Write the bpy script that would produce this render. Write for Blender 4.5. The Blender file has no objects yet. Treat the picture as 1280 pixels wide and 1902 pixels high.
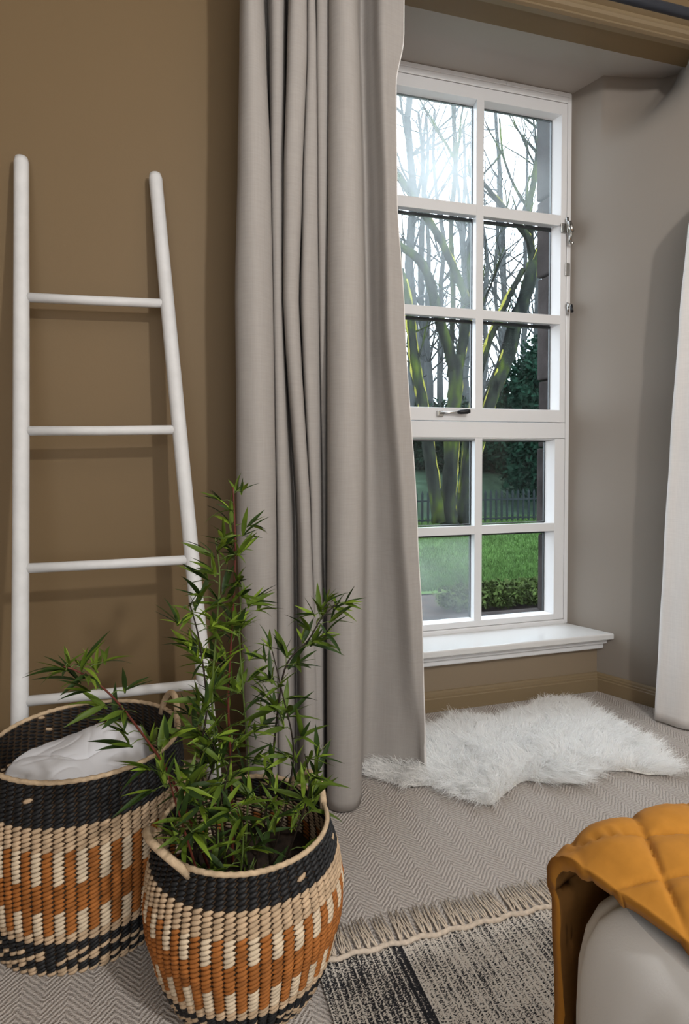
import bpy, bmesh, math, random
import numpy as np
from mathutils import Vector, Matrix, noise
PI = math.pi
sc = bpy.context.scene
col = sc.collection
rnd = random.Random(7)

# ------------------------------------------------------------------ camera
F, YAW, TILT, CY, HH = 1150.0, math.radians(16.65), math.radians(1.44), 869.7, 1.0
cam = bpy.data.cameras.new('camera'); cam_o = bpy.data.objects.new('camera', cam); col.objects.link(cam_o)
cam.sensor_fit = 'HORIZONTAL'; cam.sensor_width = 36.0; cam.lens = F / 1280 * 36.0
cam.shift_y = (CY - 951.0) / 1280.0
cam.clip_start = 0.02; cam.clip_end = 300
cam_o.location = (0, 0, HH); cam_o.rotation_euler = (PI / 2 - TILT, 0, -YAW)
sc.camera = cam_o

# ------------------------------------------------------------------ sky, lamps, exposure
world = bpy.data.worlds.new('overcast_sky'); sc.world = world; world.use_nodes = True
wn = world.node_tree; wn.nodes.clear()
wo = wn.nodes.new('ShaderNodeOutputWorld'); wb = wn.nodes.new('ShaderNodeBackground')
wb.inputs[0].default_value = (0.80, 0.90, 1.0, 1); wb.inputs[1].default_value = 7.0
wn.links.new(wb.outputs[0], wo.inputs[0])

def lamp(name, kind, loc, energy, color, rot=(0, 0, 0), **kw):
    l = bpy.data.lights.new(name, kind); l.energy = energy; l.color = color
    for k, v in kw.items(): setattr(l, k, v)
    o = bpy.data.objects.new(name, l); o.location = loc; o.rotation_euler = rot; col.objects.link(o); return o
lamp('ceiling_lamp_light', 'POINT', (1.05, -0.85, 2.25), 126, (1.0, 0.99, 0.975), shadow_soft_size=0.06)
lamp('added_room_fill_light', 'AREA', (-0.5, -2.3, 1.5), 34, (0.92, 0.96, 1.0), rot=(PI / 2, 0, 0), shape='RECTANGLE', size=2.2, size_y=1.8)  # soft fill added behind the camera to lift the room; no window there
sc.view_settings.view_transform = 'Standard'; sc.view_settings.look = 'None'
sc.view_settings.exposure = 0.0; sc.view_settings.gamma = 1.0; sc.view_settings.use_curve_mapping = False
sc.render.engine = 'CYCLES'
sc.cycles.use_denoising = True
sc.cycles.max_bounces = 10; sc.cycles.transparent_max_bounces = 16

# ------------------------------------------------------------------ helpers
def ray(px, py):
    x = (px - 640) / F; y = -(py - CY) / F
    up = y * math.cos(TILT) - math.sin(TILT); fw = math.cos(TILT) + y * math.sin(TILT)
    return Vector((x * math.cos(YAW) + fw * math.sin(YAW), fw * math.cos(YAW) - x * math.sin(YAW), up))
def at(px, py, Y):
    r = ray(px, py); return Vector((0, 0, HH)) + r * (Y / r.y)
def at_z(px, py, z):
    r = ray(px, py); return Vector((0, 0, HH)) + r * ((z - HH) / r.z)

class MB:
    def __init__(s): s.v = []; s.f = []; s.m = []
    def add(s, vs, fs, mi=0):
        o = len(s.v); s.v += [tuple(p) for p in vs]; s.f += [tuple(i + o for i in f) for f in fs]; s.m += [mi] * len(fs)
    def box(s, a, b, mi=0):
        x0, y0, z0 = a; x1, y1, z1 = b
        s.add([(x0,y0,z0),(x1,y0,z0),(x1,y1,z0),(x0,y1,z0),(x0,y0,z1),(x1,y0,z1),(x1,y1,z1),(x0,y1,z1)],
              [(0,3,2,1),(4,5,6,7),(0,1,5,4),(1,2,6,5),(2,3,7,6),(3,0,4,7)], mi)
    def quad(s, a, b, c, d, mi=0): s.add([a, b, c, d], [(0, 1, 2, 3)], mi)
    def tube(s, pts, rad, n=8, mi=0, caps=True, jitter=0.0, rr=None, flat=1.0):
        pts = [Vector(p) for p in pts]; k = len(pts)
        if not hasattr(rad, '__len__'): rad = [rad] * k
        vs = []; up = None
        for i, p in enumerate(pts):
            t = (pts[min(i + 1, k - 1)] - pts[max(i - 1, 0)]).normalized()
            if up is None:
                up = t.orthogonal().normalized()
            else:
                up = (up - t * up.dot(t)).normalized()
            w = t.cross(up)
            for j in range(n):
                a = 2 * PI * j / n
                r = rad[i] * (1 + (rr.uniform(-jitter, jitter) if rr else 0))
                vs.append(p + up * math.cos(a) * r + w * math.sin(a) * r * flat)
        fs = []
        for i in range(k - 1):
            for j in range(n):
                j2 = (j + 1) % n
                fs.append((i * n + j, i * n + j2, (i + 1) * n + j2, (i + 1) * n + j))
        if caps:
            fs.append(tuple(range(n - 1, -1, -1))); fs.append(tuple((k - 1) * n + j for j in range(n)))
        s.add(vs, fs, mi)
    def grid(s, P, mi=0, closed_u=False):      # P[i][j]
        n = len(P); m = len(P[0]); vs = [p for r in P for p in r]; fs = []
        for i in range(n - 1):
            for j in range(m if closed_u else m - 1):
                j2 = (j + 1) % m
                fs.append((i * m + j, i * m + j2, (i + 1) * m + j2, (i + 1) * m + j))
        s.add(vs, fs, mi)
    def mesh(s, name, mats, smooth=True):
        me = bpy.data.meshes.new(name); me.from_pydata(s.v, [], s.f)
        for m in (mats if isinstance(mats, (list, tuple)) else [mats]): me.materials.append(m)
        me.polygons.foreach_set('material_index', s.m)
        me.polygons.foreach_set('use_smooth', [smooth] * len(s.f)); me.update(); return me
    def build(s, name, mats, parent=None, smooth=True, bevel=0.0, seg=2, solid=0.0):
        o = bpy.data.objects.new(name, s.mesh(name, mats, smooth)); col.objects.link(o)
        if parent is not None: place(o, parent)
        if solid:
            d = o.modifiers.new('solid', 'SOLIDIFY'); d.thickness = solid; d.offset = 0
        if bevel:
            b = o.modifiers.new('bevel', 'BEVEL'); b.width = bevel; b.segments = seg; b.limit_method = 'ANGLE'; b.angle_limit = math.radians(40)
            wnm = o.modifiers.new('wn', 'WEIGHTED_NORMAL'); wnm.keep_sharp = True
        return o
def place(o, parent):
    o.parent = parent
    loc = Vector((0, 0, 0)); p = parent
    while p is not None: loc += p.location; p = p.parent
    o.location = o.location - loc                      # meshes are written in world coordinates
def shade_angle(o, deg=40):
    me = o.data; bm = bmesh.new(); bm.from_mesh(me)
    for e in bm.edges:
        e.smooth = not (len(e.link_faces) == 2 and e.calc_face_angle(0) > math.radians(deg))
    bm.to_mesh(me); bm.free()
def tag(o, label=None, cat=None, group=None, kind=None):
    for k, v in (('label', label), ('category', cat), ('group', group), ('kind', kind)):
        if v: o[k] = v
    return o
def empty(name, loc): 
    o = bpy.data.objects.new(name, None); o.location = loc; o.empty_display_size = 0.05; col.objects.link(o); return o

def mat(name, color, rough=0.6, spec=0.3, noise_scale=None, noise_amt=0.12, bump=0.0, bump_scale=None, metallic=0.0, sheen=0.0, trans=0.0):
    m = bpy.data.materials.new(name); m.use_nodes = True; nt = m.node_tree; p = nt.nodes['Principled BSDF']
    p.inputs['Base Color'].default_value = (*color, 1); p.inputs['Roughness'].default_value = rough
    p.inputs['Specular IOR Level'].default_value = spec; p.inputs['Metallic'].default_value = metallic
    if sheen: p.inputs['Sheen Weight'].default_value = sheen; p.inputs['Sheen Roughness'].default_value = 0.5
    tc = nt.nodes.new('ShaderNodeTexCoord')
    if noise_scale:
        n = nt.nodes.new('ShaderNodeTexNoise'); n.inputs['Scale'].default_value = noise_scale; n.inputs['Detail'].default_value = 4
        nt.links.new(tc.outputs['Object'], n.inputs['Vector'])
        r = nt.nodes.new('ShaderNodeValToRGB'); e = r.color_ramp.elements
        e[0].position = 0.3; e[1].position = 0.7
        e[0].color = (*[c * (1 - noise_amt) for c in color], 1); e[1].color = (*[min(1, c * (1 + noise_amt)) for c in color], 1)
        nt.links.new(n.outputs['Fac'], r.inputs['Fac']); nt.links.new(r.outputs['Color'], p.inputs['Base Color'])
    if bump:
        n2 = nt.nodes.new('ShaderNodeTexNoise'); n2.inputs['Scale'].default_value = bump_scale or 200; n2.inputs['Detail'].default_value = 3
        nt.links.new(tc.outputs['Object'], n2.inputs['Vector'])
        b = nt.nodes.new('ShaderNodeBump'); b.inputs['Strength'].default_value = bump; b.inputs['Distance'].default_value = 0.002
        nt.links.new(n2.outputs['Fac'], b.inputs['Height']); nt.links.new(b.outputs['Normal'], p.inputs['Normal'])
    return m
def node(nt, t, **kw):
    n = nt.nodes.new(t)
    for k, v in kw.items(): setattr(n, k, v)
    return n
def mth(nt, op, a, b=None, c=None):
    n = nt.nodes.new('ShaderNodeMath'); n.operation = op
    for i, x in enumerate((a, b, c)):
        if x is None: continue
        if isinstance(x, (int, float)): n.inputs[i].default_value = x
        else: nt.links.new(x, n.inputs[i])
    return n.outputs[0]
def mix_rgb(nt, f, a, b):
    n = nt.nodes.new('ShaderNodeMix'); n.data_type = 'RGBA'
    if isinstance(f, (int, float)): n.inputs[0].default_value = f
    else: nt.links.new(f, n.inputs[0])
    for i, x in ((6, a), (7, b)):
        if isinstance(x, tuple): n.inputs[i].default_value = (*x, 1)
        else: nt.links.new(x, n.inputs[i])
    return n.outputs[2]

# ------------------------------------------------------------------ materials
M = {}
M['tan'] = mat('tan_wall_paint', (0.170, 0.113, 0.056), 0.55, 0.25, bump=0.05, bump_scale=180)
M['soffit'] = mat('brightened_soffit_paint', (0.36, 0.322, 0.287), 0.6, 0.2)  # lightened recess paint: window light on the soffit is put into the colour
M['undersill'] = mat('brightened_under_sill_tan', (0.235, 0.18, 0.122), 0.5, 0.25)  # lighter copy of the wall tan, light below the sill painted in
M['taupe'] = mat('daylit_recess_paint', (0.245, 0.212, 0.182), 0.6, 0.25, bump=0.08, bump_scale=60)  # wall paint greyed here, with cool daylight put into the colour
M['trimtan'] = mat('tan_gloss_trim_paint', (0.205, 0.150, 0.085), 0.35, 0.4)
M['ceil'] = mat('white_ceiling_paint', (0.72, 0.70, 0.66), 0.7)
M['white'] = mat('white_window_paint', (0.68, 0.675, 0.68), 0.3, 0.45)
M['sillw'] = mat('white_sill_paint', (0.62, 0.61, 0.60), 0.18, 0.5)
M['ladder'] = mat('white_painted_wood', (0.63, 0.625, 0.625), 0.55, 0.3, noise_scale=25, noise_amt=0.05, bump=0.2, bump_scale=60)
M['chrome'] = mat('worn_chrome', (0.45, 0.44, 0.42), 0.25, 0.5, metallic=1.0)
M['blackgrip'] = mat('black_grip', (0.012, 0.012, 0.014), 0.4)
M['spacer'] = mat('dark_glazing_spacer', (0.03, 0.032, 0.035), 0.4)
M['navy'] = mat('dark_navy_pole', (0.018, 0.021, 0.03), 0.4)
M['stone'] = mat('grey_brown_stone', (0.030, 0.025, 0.024), 0.9, 0.02, noise_scale=7, noise_amt=0.5, bump=0.8, bump_scale=40)
M['iron'] = mat('black_iron', (0.012, 0.016, 0.018), 0.6, 0.02)
M['soil'] = mat('dark_moss_and_soil', (0.022, 0.014, 0.009), 0.95, noise_scale=60, noise_amt=0.6, bump=1.0, bump_scale=90)
M['mulch'] = mat('brown_mulch', (0.036, 0.028, 0.025), 0.95, 0.02, noise_scale=9, noise_amt=0.5, bump=1.0, bump_scale=60)
M['lawn'] = mat('lawn_green', (0.042, 0.082, 0.022), 0.95, 0.02, noise_scale=3.0, noise_amt=0.25, bump=0.5, bump_scale=120)
M['bank'] = mat('grassy_bank', (0.017, 0.030, 0.019), 0.95, 0.02, noise_scale=2.5, noise_amt=0.4)
def bark_mat():
    m = mat('mossy_bark', (0.03, 0.031, 0.027), 0.95, 0.02, bump=1.0, bump_scale=22); nt = m.node_tree; p = nt.nodes['Principled BSDF']
    tc = nt.nodes.new('ShaderNodeTexCoord'); fs = []
    for sc_, sz in ((2.2, .5), (9, .25)):
        mp = nt.nodes.new('ShaderNodeMapping'); mp.inputs['Scale'].default_value = (sc_, sc_, sc_ * sz); nt.links.new(tc.outputs['Object'], mp.inputs[0])
        n = nt.nodes.new('ShaderNodeTexNoise'); n.inputs['Scale'].default_value = 1; n.inputs['Detail'].default_value = 5; nt.links.new(mp.outputs[0], n.inputs['Vector']); fs.append(n.outputs['Fac'])
    a = nt.nodes.new('ShaderNodeMath'); a.operation = 'ADD'; nt.links.new(fs[0], a.inputs[0]); nt.links.new(fs[1], a.inputs[1])
    h = nt.nodes.new('ShaderNodeMath'); h.operation = 'MULTIPLY'; h.inputs[1].default_value = .5; nt.links.new(a.outputs[0], h.inputs[0])
    r = nt.nodes.new('ShaderNodeValToRGB'); nt.links.new(h.outputs[0], r.inputs[0]); e = r.color_ramp.elements
    e[0].position = .38; e[0].color = (.004, .005, .005, 1); e[1].position = .66; e[1].color = (.055, .075, .012, 1)
    q = e.new(.50); q.color = (.014, .017, .014, 1); q = e.new(.57); q.color = (.024, .035, .010, 1)
    nt.links.new(r.outputs[0], p.inputs['Base Color']); return m
M['bark'] = bark_mat()
M['bark2'] = mat('grey_bark', (0.040, 0.044, 0.045), 0.95, 0.02, noise_scale=3, noise_amt=0.3)
M['rimlit_moss'] = mat('moss_rim_light_colour', (0.175, 0.170, 0.035), 0.95, 0.02, noise_scale=8, noise_amt=0.5)  # low-sun rim light on mossy trunk edges, put into the colour
M['rimlit_moss2'] = mat('green_moss', (0.085, 0.125, 0.03), 0.95, 0.02, noise_scale=8, noise_amt=0.5)
M['ever'] = mat('dark_evergreen', (0.004, 0.015, 0.009), 0.7, 0.02, noise_scale=3, noise_amt=0.6)
M['shrubleaf'] = mat('shrub_leaf', (0.042, 0.062, 0.017), 0.6, 0.02, noise_scale=6, noise_amt=0.6)
M['natpale'] = mat('pale_seagrass', (0.61, 0.49, 0.35), 0.75, 0.2, noise_scale=45, noise_amt=0.15)
M['nat'] = mat('natural_seagrass', (0.49, 0.35, 0.225), 0.75, 0.2, noise_scale=45, noise_amt=0.22)
M['blk'] = mat('black_seagrass', (0.012, 0.012, 0.013), 0.55, 0.3, noise_scale=60, noise_amt=0.4)
M['org'] = mat('rust_seagrass', (0.32, 0.112, 0.026), 0.7, 0.2, noise_scale=40, noise_amt=0.3)
M['rope'] = mat('natural_cord', (0.50, 0.37, 0.24), 0.8, 0.2, noise_scale=80, noise_amt=0.2, bump=0.4, bump_scale=250)
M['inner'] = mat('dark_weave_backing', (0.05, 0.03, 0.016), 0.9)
M['throw'] = mat('white_folded_throw', (0.66, 0.66, 0.69), 0.9, 0.1, bump=0.2, bump_scale=40)
M['sheet'] = mat('white_bed_linen', (0.72, 0.715, 0.71), 0.85, 0.1, bump=0.1, bump_scale=400)
M['skin'] = mat('sheepskin_hide', (0.75, 0.73, 0.69), 0.9)
M['leaf1'] = mat('bamboo_leaf', (0.072, 0.115, 0.011), 0.5, 0.22, noise_scale=20, noise_amt=0.4)
M['leaf2'] = mat('dark_bamboo_leaf', (0.022, 0.044, 0.008), 0.5, 0.22, noise_scale=20, noise_amt=0.4)
M['leaf3'] = mat('pale_bamboo_leaf', (0.15, 0.22, 0.02), 0.5, 0.25, noise_scale=20, noise_amt=0.3)
M['stem'] = mat('green_bamboo_stem', (0.09, 0.13, 0.03), 0.45)
M['stemred'] = mat('red_brown_stem', (0.10, 0.022, 0.014), 0.45)
M['stemdark'] = mat('dark_brown_stem', (0.02, 0.013, 0.008), 0.6)
M['yarn'] = mat('cream_cotton_yarn', (0.56, 0.47, 0.38), 0.95, 0.1, noise_scale=120, noise_amt=0.15)

def carpet_mat():
    m = bpy.data.materials.new('herringbone_carpet'); m.use_nodes = True; nt = m.node_tree; p = nt.nodes['Principled BSDF']
    p.inputs['Roughness'].default_value = 0.95; p.inputs['Specular IOR Level'].default_value = 0.1
    tc = node(nt, 'ShaderNodeTexCoord'); sep = node(nt, 'ShaderNodeSeparateXYZ'); 
    nz = node(nt, 'ShaderNodeTexNoise'); nz.inputs['Scale'].default_value = 60; nz.inputs['Detail'].default_value = 2
    nt.links.new(tc.outputs['Object'], nz.inputs['Vector'])
    nt.links.new(tc.outputs['Object'], sep.inputs[0])
    w = 0.042
    tri = mth(nt, 'PINGPONG', sep.outputs[0], w)
    u = mth(nt, 'ADD', sep.outputs[1], mth(nt, 'MULTIPLY', tri, 1.1))
    u = mth(nt, 'ADD', u, mth(nt, 'MULTIPLY', mth(nt, 'SUBTRACT', nz.outputs['Fac'], 0.5), 0.012))
    s = mth(nt, 'SINE', mth(nt, 'MULTIPLY', u, 2 * PI / 0.0125))
    big = node(nt, 'ShaderNodeTexNoise'); big.inputs['Scale'].default_value = 420; big.inputs['Detail'].default_value = 2
    nt.links.new(tc.outputs['Object'], big.inputs['Vector'])
    h = mth(nt, 'ADD', mth(nt, 'MULTIPLY', s, 0.5), mth(nt, 'MULTIPLY', mth(nt, 'SUBTRACT', big.outputs['Fac'], 0.5), 1.8))
    r = node(nt, 'ShaderNodeValToRGB'); nt.links.new(mth(nt, 'ADD', mth(nt, 'MULTIPLY', h, 0.5), 0.5), r.inputs[0])
    e = r.color_ramp.elements; e[0].position = 0.12; e[0].color = (0.265, 0.236, 0.213, 1); e[1].position = 0.55; e[1].color = (0.53, 0.478, 0.438, 1)
    nt.links.new(r.outputs[0], p.inputs['Base Color'])
    b = node(nt, 'ShaderNodeBump'); b.inputs['Strength'].default_value = 0.7; b.inputs['Distance'].default_value = 0.004
    nt.links.new(h, b.inputs['Height']); nt.links.new(b.outputs[0], p.inputs['Normal'])
    return m
M['carpet'] = carpet_mat()

def fabric_mat(name, color, amt=0.10, scale=260.0, transl=0.0):
    m = bpy.data.materials.new(name); m.use_nodes = True; nt = m.node_tree; p = nt.nodes['Principled BSDF']
    p.inputs['Roughness'].default_value = 0.9; p.inputs['Specular IOR Level'].default_value = 0.1
    tc = node(nt, 'ShaderNodeTexCoord')
    fac = None
    for sx, sz in ((0.08, 1.0), (1.0, 0.05)):
        mp = node(nt, 'ShaderNodeMapping'); mp.inputs['Scale'].default_value = (scale * sx, scale * sx, scale * sz)
        nt.links.new(tc.outputs['Object'], mp.inputs[0])
        n = node(nt, 'ShaderNodeTexNoise'); n.inputs['Scale'].default_value = 1.0; n.inputs['Detail'].default_value = 2
        nt.links.new(mp.outputs[0], n.inputs['Vector'])
        fac = n.outputs['Fac'] if fac is None else mth(nt, 'MULTIPLY', mth(nt, 'ADD', fac, n.outputs['Fac']), 0.5)
    r = node(nt, 'ShaderNodeValToRGB'); e = r.color_ramp.elements
    e[0].position = 0.35; e[0].color = (*[c * (1 - amt) for c in color], 1); e[1].position = 0.65; e[1].color = (*[min(1, c * (1 + amt)) for c in color], 1)
    nt.links.new(fac, r.inputs[0]); nt.links.new(r.outputs[0], p.inputs['Base Color'])
    b = node(nt, 'ShaderNodeBump'); b.inputs['Strength'].default_value = 0.15; b.inputs['Distance'].default_value = 0.001
    nt.links.new(fac, b.inputs['Height']); nt.links.new(b.outputs[0], p.inputs['Normal'])
    if transl:
        t = node(nt, 'ShaderNodeBsdfTranslucent'); t.inputs[0].default_value = (*color, 1)
        mx = node(nt, 'ShaderNodeMixShader'); mx.inputs[0].default_value = transl
        nt.links.new(p.outputs[0], mx.inputs[1]); nt.links.new(t.outputs[0], mx.inputs[2])
        nt.links.new(mx.outputs[0], nt.nodes['Material Output'].inputs[0])
    return m
M['curtain'] = fabric_mat('oatmeal_linen_curtain', (0.365, 0.338, 0.316), 0.05, transl=0.10)
M['daylit_curtain'] = fabric_mat('daylit_curtain_cloth', (0.80, 0.775, 0.755), 0.04, transl=0.12)  # paler copy of the curtain linen, window daylight painted into its colour
M['quilt'] = fabric_mat('mustard_velvet', (0.40, 0.172, 0.026), 0.07, 90)
M['quilt'].node_tree.nodes['Principled BSDF'].inputs['Sheen Weight'].default_value = 0.04
M['quilt_under'] = fabric_mat('shaded_quilt_backing', (0.15, 0.070, 0.020), 0.08, 90)  # mustard darkened to brown: shade on the hanging flap painted in

def rug_mat():
    m = bpy.data.materials.new('black_and_cream_flatweave'); m.use_nodes = True; nt = m.node_tree; p = nt.nodes['Principled BSDF']
    p.inputs['Roughness'].default_value = 0.95; p.inputs['Specular IOR Level'].default_value = 0.1
    tc = node(nt, 'ShaderNodeTexCoord'); sep = node(nt, 'ShaderNodeSeparateXYZ'); nt.links.new(tc.outputs['Object'], sep.inputs[0])
    X, Y = sep.outputs[0], sep.outputs[1]
    # flecks: cream and black picks in each warp rib
    mp = node(nt, 'ShaderNodeMapping'); mp.inputs['Scale'].default_value = (230, 330, 1); nt.links.new(tc.outputs['Object'], mp.inputs[0])
    wn_ = node(nt, 'ShaderNodeTexNoise'); wn_.inputs['Scale'].default_value = 1.0; wn_.inputs['Detail'].default_value = 1; nt.links.new(mp.outputs[0], wn_.inputs['Vector'])
    st = node(nt, 'ShaderNodeMapping'); st.inputs['Scale'].default_value = (75, 2.5, 1); nt.links.new(tc.outputs['Object'], st.inputs[0])
    sn = node(nt, 'ShaderNodeTexNoise'); sn.inputs['Scale'].default_value = 1.0; sn.inputs['Detail'].default_value = 2; nt.links.new(st.outputs[0], sn.inputs['Vector'])
    pt = node(nt, 'ShaderNodeTexNoise'); pt.inputs['Scale'].default_value = 18; nt.links.new(tc.outputs['Object'], pt.inputs['Vector'])
    # dark panel on the left of the seam
    left = mth(nt, 'LESS_THAN', X, 0.461)
    seam = mth(nt, 'LESS_THAN', mth(nt, 'ABSOLUTE', mth(nt, 'SUBTRACT', X, 0.452)), 0.010)
    line = mth(nt, 'GREATER_THAN', mth(nt, 'SINE', mth(nt, 'MULTIPLY', X, 2 * PI / 0.0135)), 0.72)
    v = mth(nt, 'ADD', wn_.outputs['Fac'], mth(nt, 'MULTIPLY', mth(nt, 'SUBTRACT', sn.outputs['Fac'], 0.5), 0.26))
    v = mth(nt, 'ADD', v, mth(nt, 'MULTIPLY', mth(nt, 'SUBTRACT', pt.outputs['Fac'], 0.5), 0.30))
    v = mth(nt, 'SUBTRACT', v, mth(nt, 'MULTIPLY', left, 0.085))
    v = mth(nt, 'ADD', v, mth(nt, 'MULTIPLY', line, 0.13))
    v = mth(nt, 'SUBTRACT', v, mth(nt, 'MULTIPLY', seam, 0.13))
    r = node(nt, 'ShaderNodeValToRGB'); nt.links.new(v, r.inputs[0]); e = r.color_ramp.elements
    e[0].position = 0.40; e[0].color = (0.022, 0.022, 0.026, 1); e[1].position = 0.55; e[1].color = (0.56, 0.51, 0.45, 1)
    nt.links.new(r.outputs[0], p.inputs['Base Color'])
    return m
M['rug'] = rug_mat()

def glass_mat(name, fog, tint=(0.97, 0.985, 0.98)):
    m = bpy.data.materials.new(name); m.use_nodes = True; nt = m.node_tree; nt.nodes.remove(nt.nodes['Principled BSDF'])
    out = nt.nodes['Material Output']
    t = node(nt, 'ShaderNodeBsdfTransparent'); t.inputs[0].default_value = (*tint, 1)
    g = node(nt, 'ShaderNodeBsdfGlossy'); g.inputs['Roughness'].default_value = 0.02
    lw = node(nt, 'ShaderNodeFresnel'); lw.inputs['IOR'].default_value = 1.45
    a = node(nt, 'ShaderNodeMixShader'); nt.links.new(mth(nt, 'MULTIPLY', lw.outputs[0], 0.6), a.inputs[0]); nt.links.new(t.outputs[0], a.inputs[1]); nt.links.new(g.outputs[0], a.inputs[2])
    if fog > 0:
        tc = node(nt, 'ShaderNodeTexCoord'); n = node(nt, 'ShaderNodeTexNoise'); n.inputs['Scale'].default_value = 5; n.inputs['Detail'].default_value = 3
        nt.links.new(tc.outputs['Object'], n.inputs['Vector'])
        k = node(nt, 'ShaderNodeMapRange'); k.inputs[1].default_value = 0.3; k.inputs[2].default_value = 0.7; k.inputs[3].default_value = fog * 0.7; k.inputs[4].default_value = fog * 1.3
        nt.links.new(n.outputs['Fac'], k.inputs[0])
        d = node(nt, 'ShaderNodeBsdfTranslucent'); d.inputs[0].default_value = (0.9, 0.94, 0.94, 1)
        b = node(nt, 'ShaderNodeMixShader'); nt.links.new(k.outputs[0], b.inputs[0]); nt.links.new(a.outputs[0], b.inputs[1]); nt.links.new(d.outputs[0], b.inputs[2])
        nt.links.new(b.outputs[0], out.inputs[0])
    else:
        nt.links.new(a.outputs[0], out.inputs[0])
    return m

# ------------------------------------------------------------------ room shell
WY = 1.87                    # room face of the window wall
RX0, RX1, RY0, CZ = -1.9, 3.3, -2.6, 2.85
def struct(mb, name, m, **kw):
    o = mb.build(name, m, **kw); o['kind'] = 'structure'; return o
mb = MB(); mb.box((RX0 - .1, RY0 - .1, -0.1), (RX1 + .1, WY, 0)); mb.box((0.62, WY, -0.1), (2.2, 2.30, 0)); struct(mb, 'floor', M['carpet'], smooth=False)
mb = MB(); mb.box((RX0 - .1, RY0 - .1, CZ), (RX1 + .1, 2.0, CZ + .1)); struct(mb, 'ceiling', M['ceil'], smooth=False)
mb = MB(); mb.box((RX0 - .1, RY0, 0), (RX0, WY, CZ)); struct(mb, 'wall_left', M['tan'], smooth=False)
mb = MB(); mb.box((RX1, RY0, 0), (RX1 + .1, WY, CZ)); struct(mb, 'wall_right', M['ceil'], smooth=False)
mb = MB(); mb.box((RX0 - .1, RY0 - .1, 0), (RX1 + .1, RY0, CZ)); struct(mb, 'wall_front', M['ceil'], smooth=False)
mb = MB(); mb.box((RX0 - .1, WY, 0), (0.66, 2.30, CZ)); mb.box((2.15, WY, 0), (RX1 + .1, 2.30, CZ)); mb.box((1.907, WY, 0), (2.16, WY + .004, CZ)); mb.box((0.66, WY, 2.502), (2.15, WY + .1, CZ))
struct(mb, 'wall_back', M['tan'], smooth=False)
# recess: left side, right side with the hollow near its top, wall under the sill, soffit
mb = MB(); mb.quad((0.66, WY, 0), (0.86, 2.32, 0), (0.86, 2.32, 2.56), (0.66, WY, 2.56)); struct(mb, 'wall_recess_left', M['taupe'])
def reveal(s, z):
    b = Vector((1.708 + .199 * s, 2.304 - .434 * s, z))
    key = [(0, 1.708, 2.304), (.28, 1.768, 2.18), (.42, 1.91, 2.15), (.52, 2.00, 2.11), (.60, 2.03, 2.06), (.8, 1.98, 1.955), (1, 1.907, WY)]
    for (s0, x0, y0), (s1, x1, y1) in zip(key, key[1:]):
        if s <= s1 + 1e-9:
            k = (s - s0) / (s1 - s0); t = Vector((x0 + (x1 - x0) * k, y0 + (y1 - y0) * k, z)); break
    w = min(1, max(0, (z - 2.24) / 0.315)); w = w * w * (3 - 2 * w)
    return b.lerp(t, w)
mb = MB(); zs = [0, .6, 1.2, 1.8, 2.1] + [2.17 + .0105 * i for i in range(38)]
mb.grid([[reveal(i / 50, z) for i in range(51)] for z in zs]); struct(mb, 'wall_recess_right', M['taupe'])
mb = MB(); mb.box((0.7, 2.18, 0), (1.80, 2.31, 0.236)); struct(mb, 'wall_recess_back', M['undersill'], smooth=False)
mb = MB()
for x0, x1, n in ((0.6, 2.3, 1),):
    mb.grid([[(x, 2.33, 2.536) for x in (x0, x1)], [(x, 2.304, 2.538) for x in (x0, x1)], [(x, 2.205, 2.552) for x in (x0, x1)], [(x, 2.18, 2.556) for x in (x0, x1)], [(x, 2.15, 2.553) for x in (x0, x1)], [(x, WY - .001, 2.504) for x in (x0, x1)]])
struct(mb, 'ceiling_recess', M['soffit'])
# outer masonry that shuts the wall above and beside the recess
mb = MB(); mb.box((-2.1, 2.31, -.5), (0.80, 2.52, 4.0)); mb.box((0.80, 2.36, 2.565), (1.70, 2.52, 4.0)); mb.box((0.80, 2.312, 2.545), (1.80, 2.36, 4.0)); mb.box((0.80, 2.34, -.5), (1.70, 2.52, 0.27)); mb.box((1.715, 2.31, -.5), (3.5, 2.36, 4.0))
mb.box((1.665, 2.36, -.5), (3.5, 2.37, 4.0))
struct(mb, 'wall_outer', M['stone'], smooth=False)
mb = MB()                                             # dressed stone jamb seen through the right panes
for i, (z0, z1) in enumerate([(-.5, .25), (.255, .62), (.625, 1.02), (1.025, 1.33), (1.335, 1.8), (1.805, 2.15), (2.155, 2.6)]):
    d = [0, .006, -.004, .003, -.006, -.012, -.016][i]
    mb.box((1.685 - .01, 2.37, z0), (2.2, 2.515 + d * 0, z1)) if False else mb.box((1.692 + d, 2.371, z0), (2.2, 2.515, z1))
struct(mb, 'wall_outer_jamb', M['stone'], smooth=False, bevel=.008)
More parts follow.
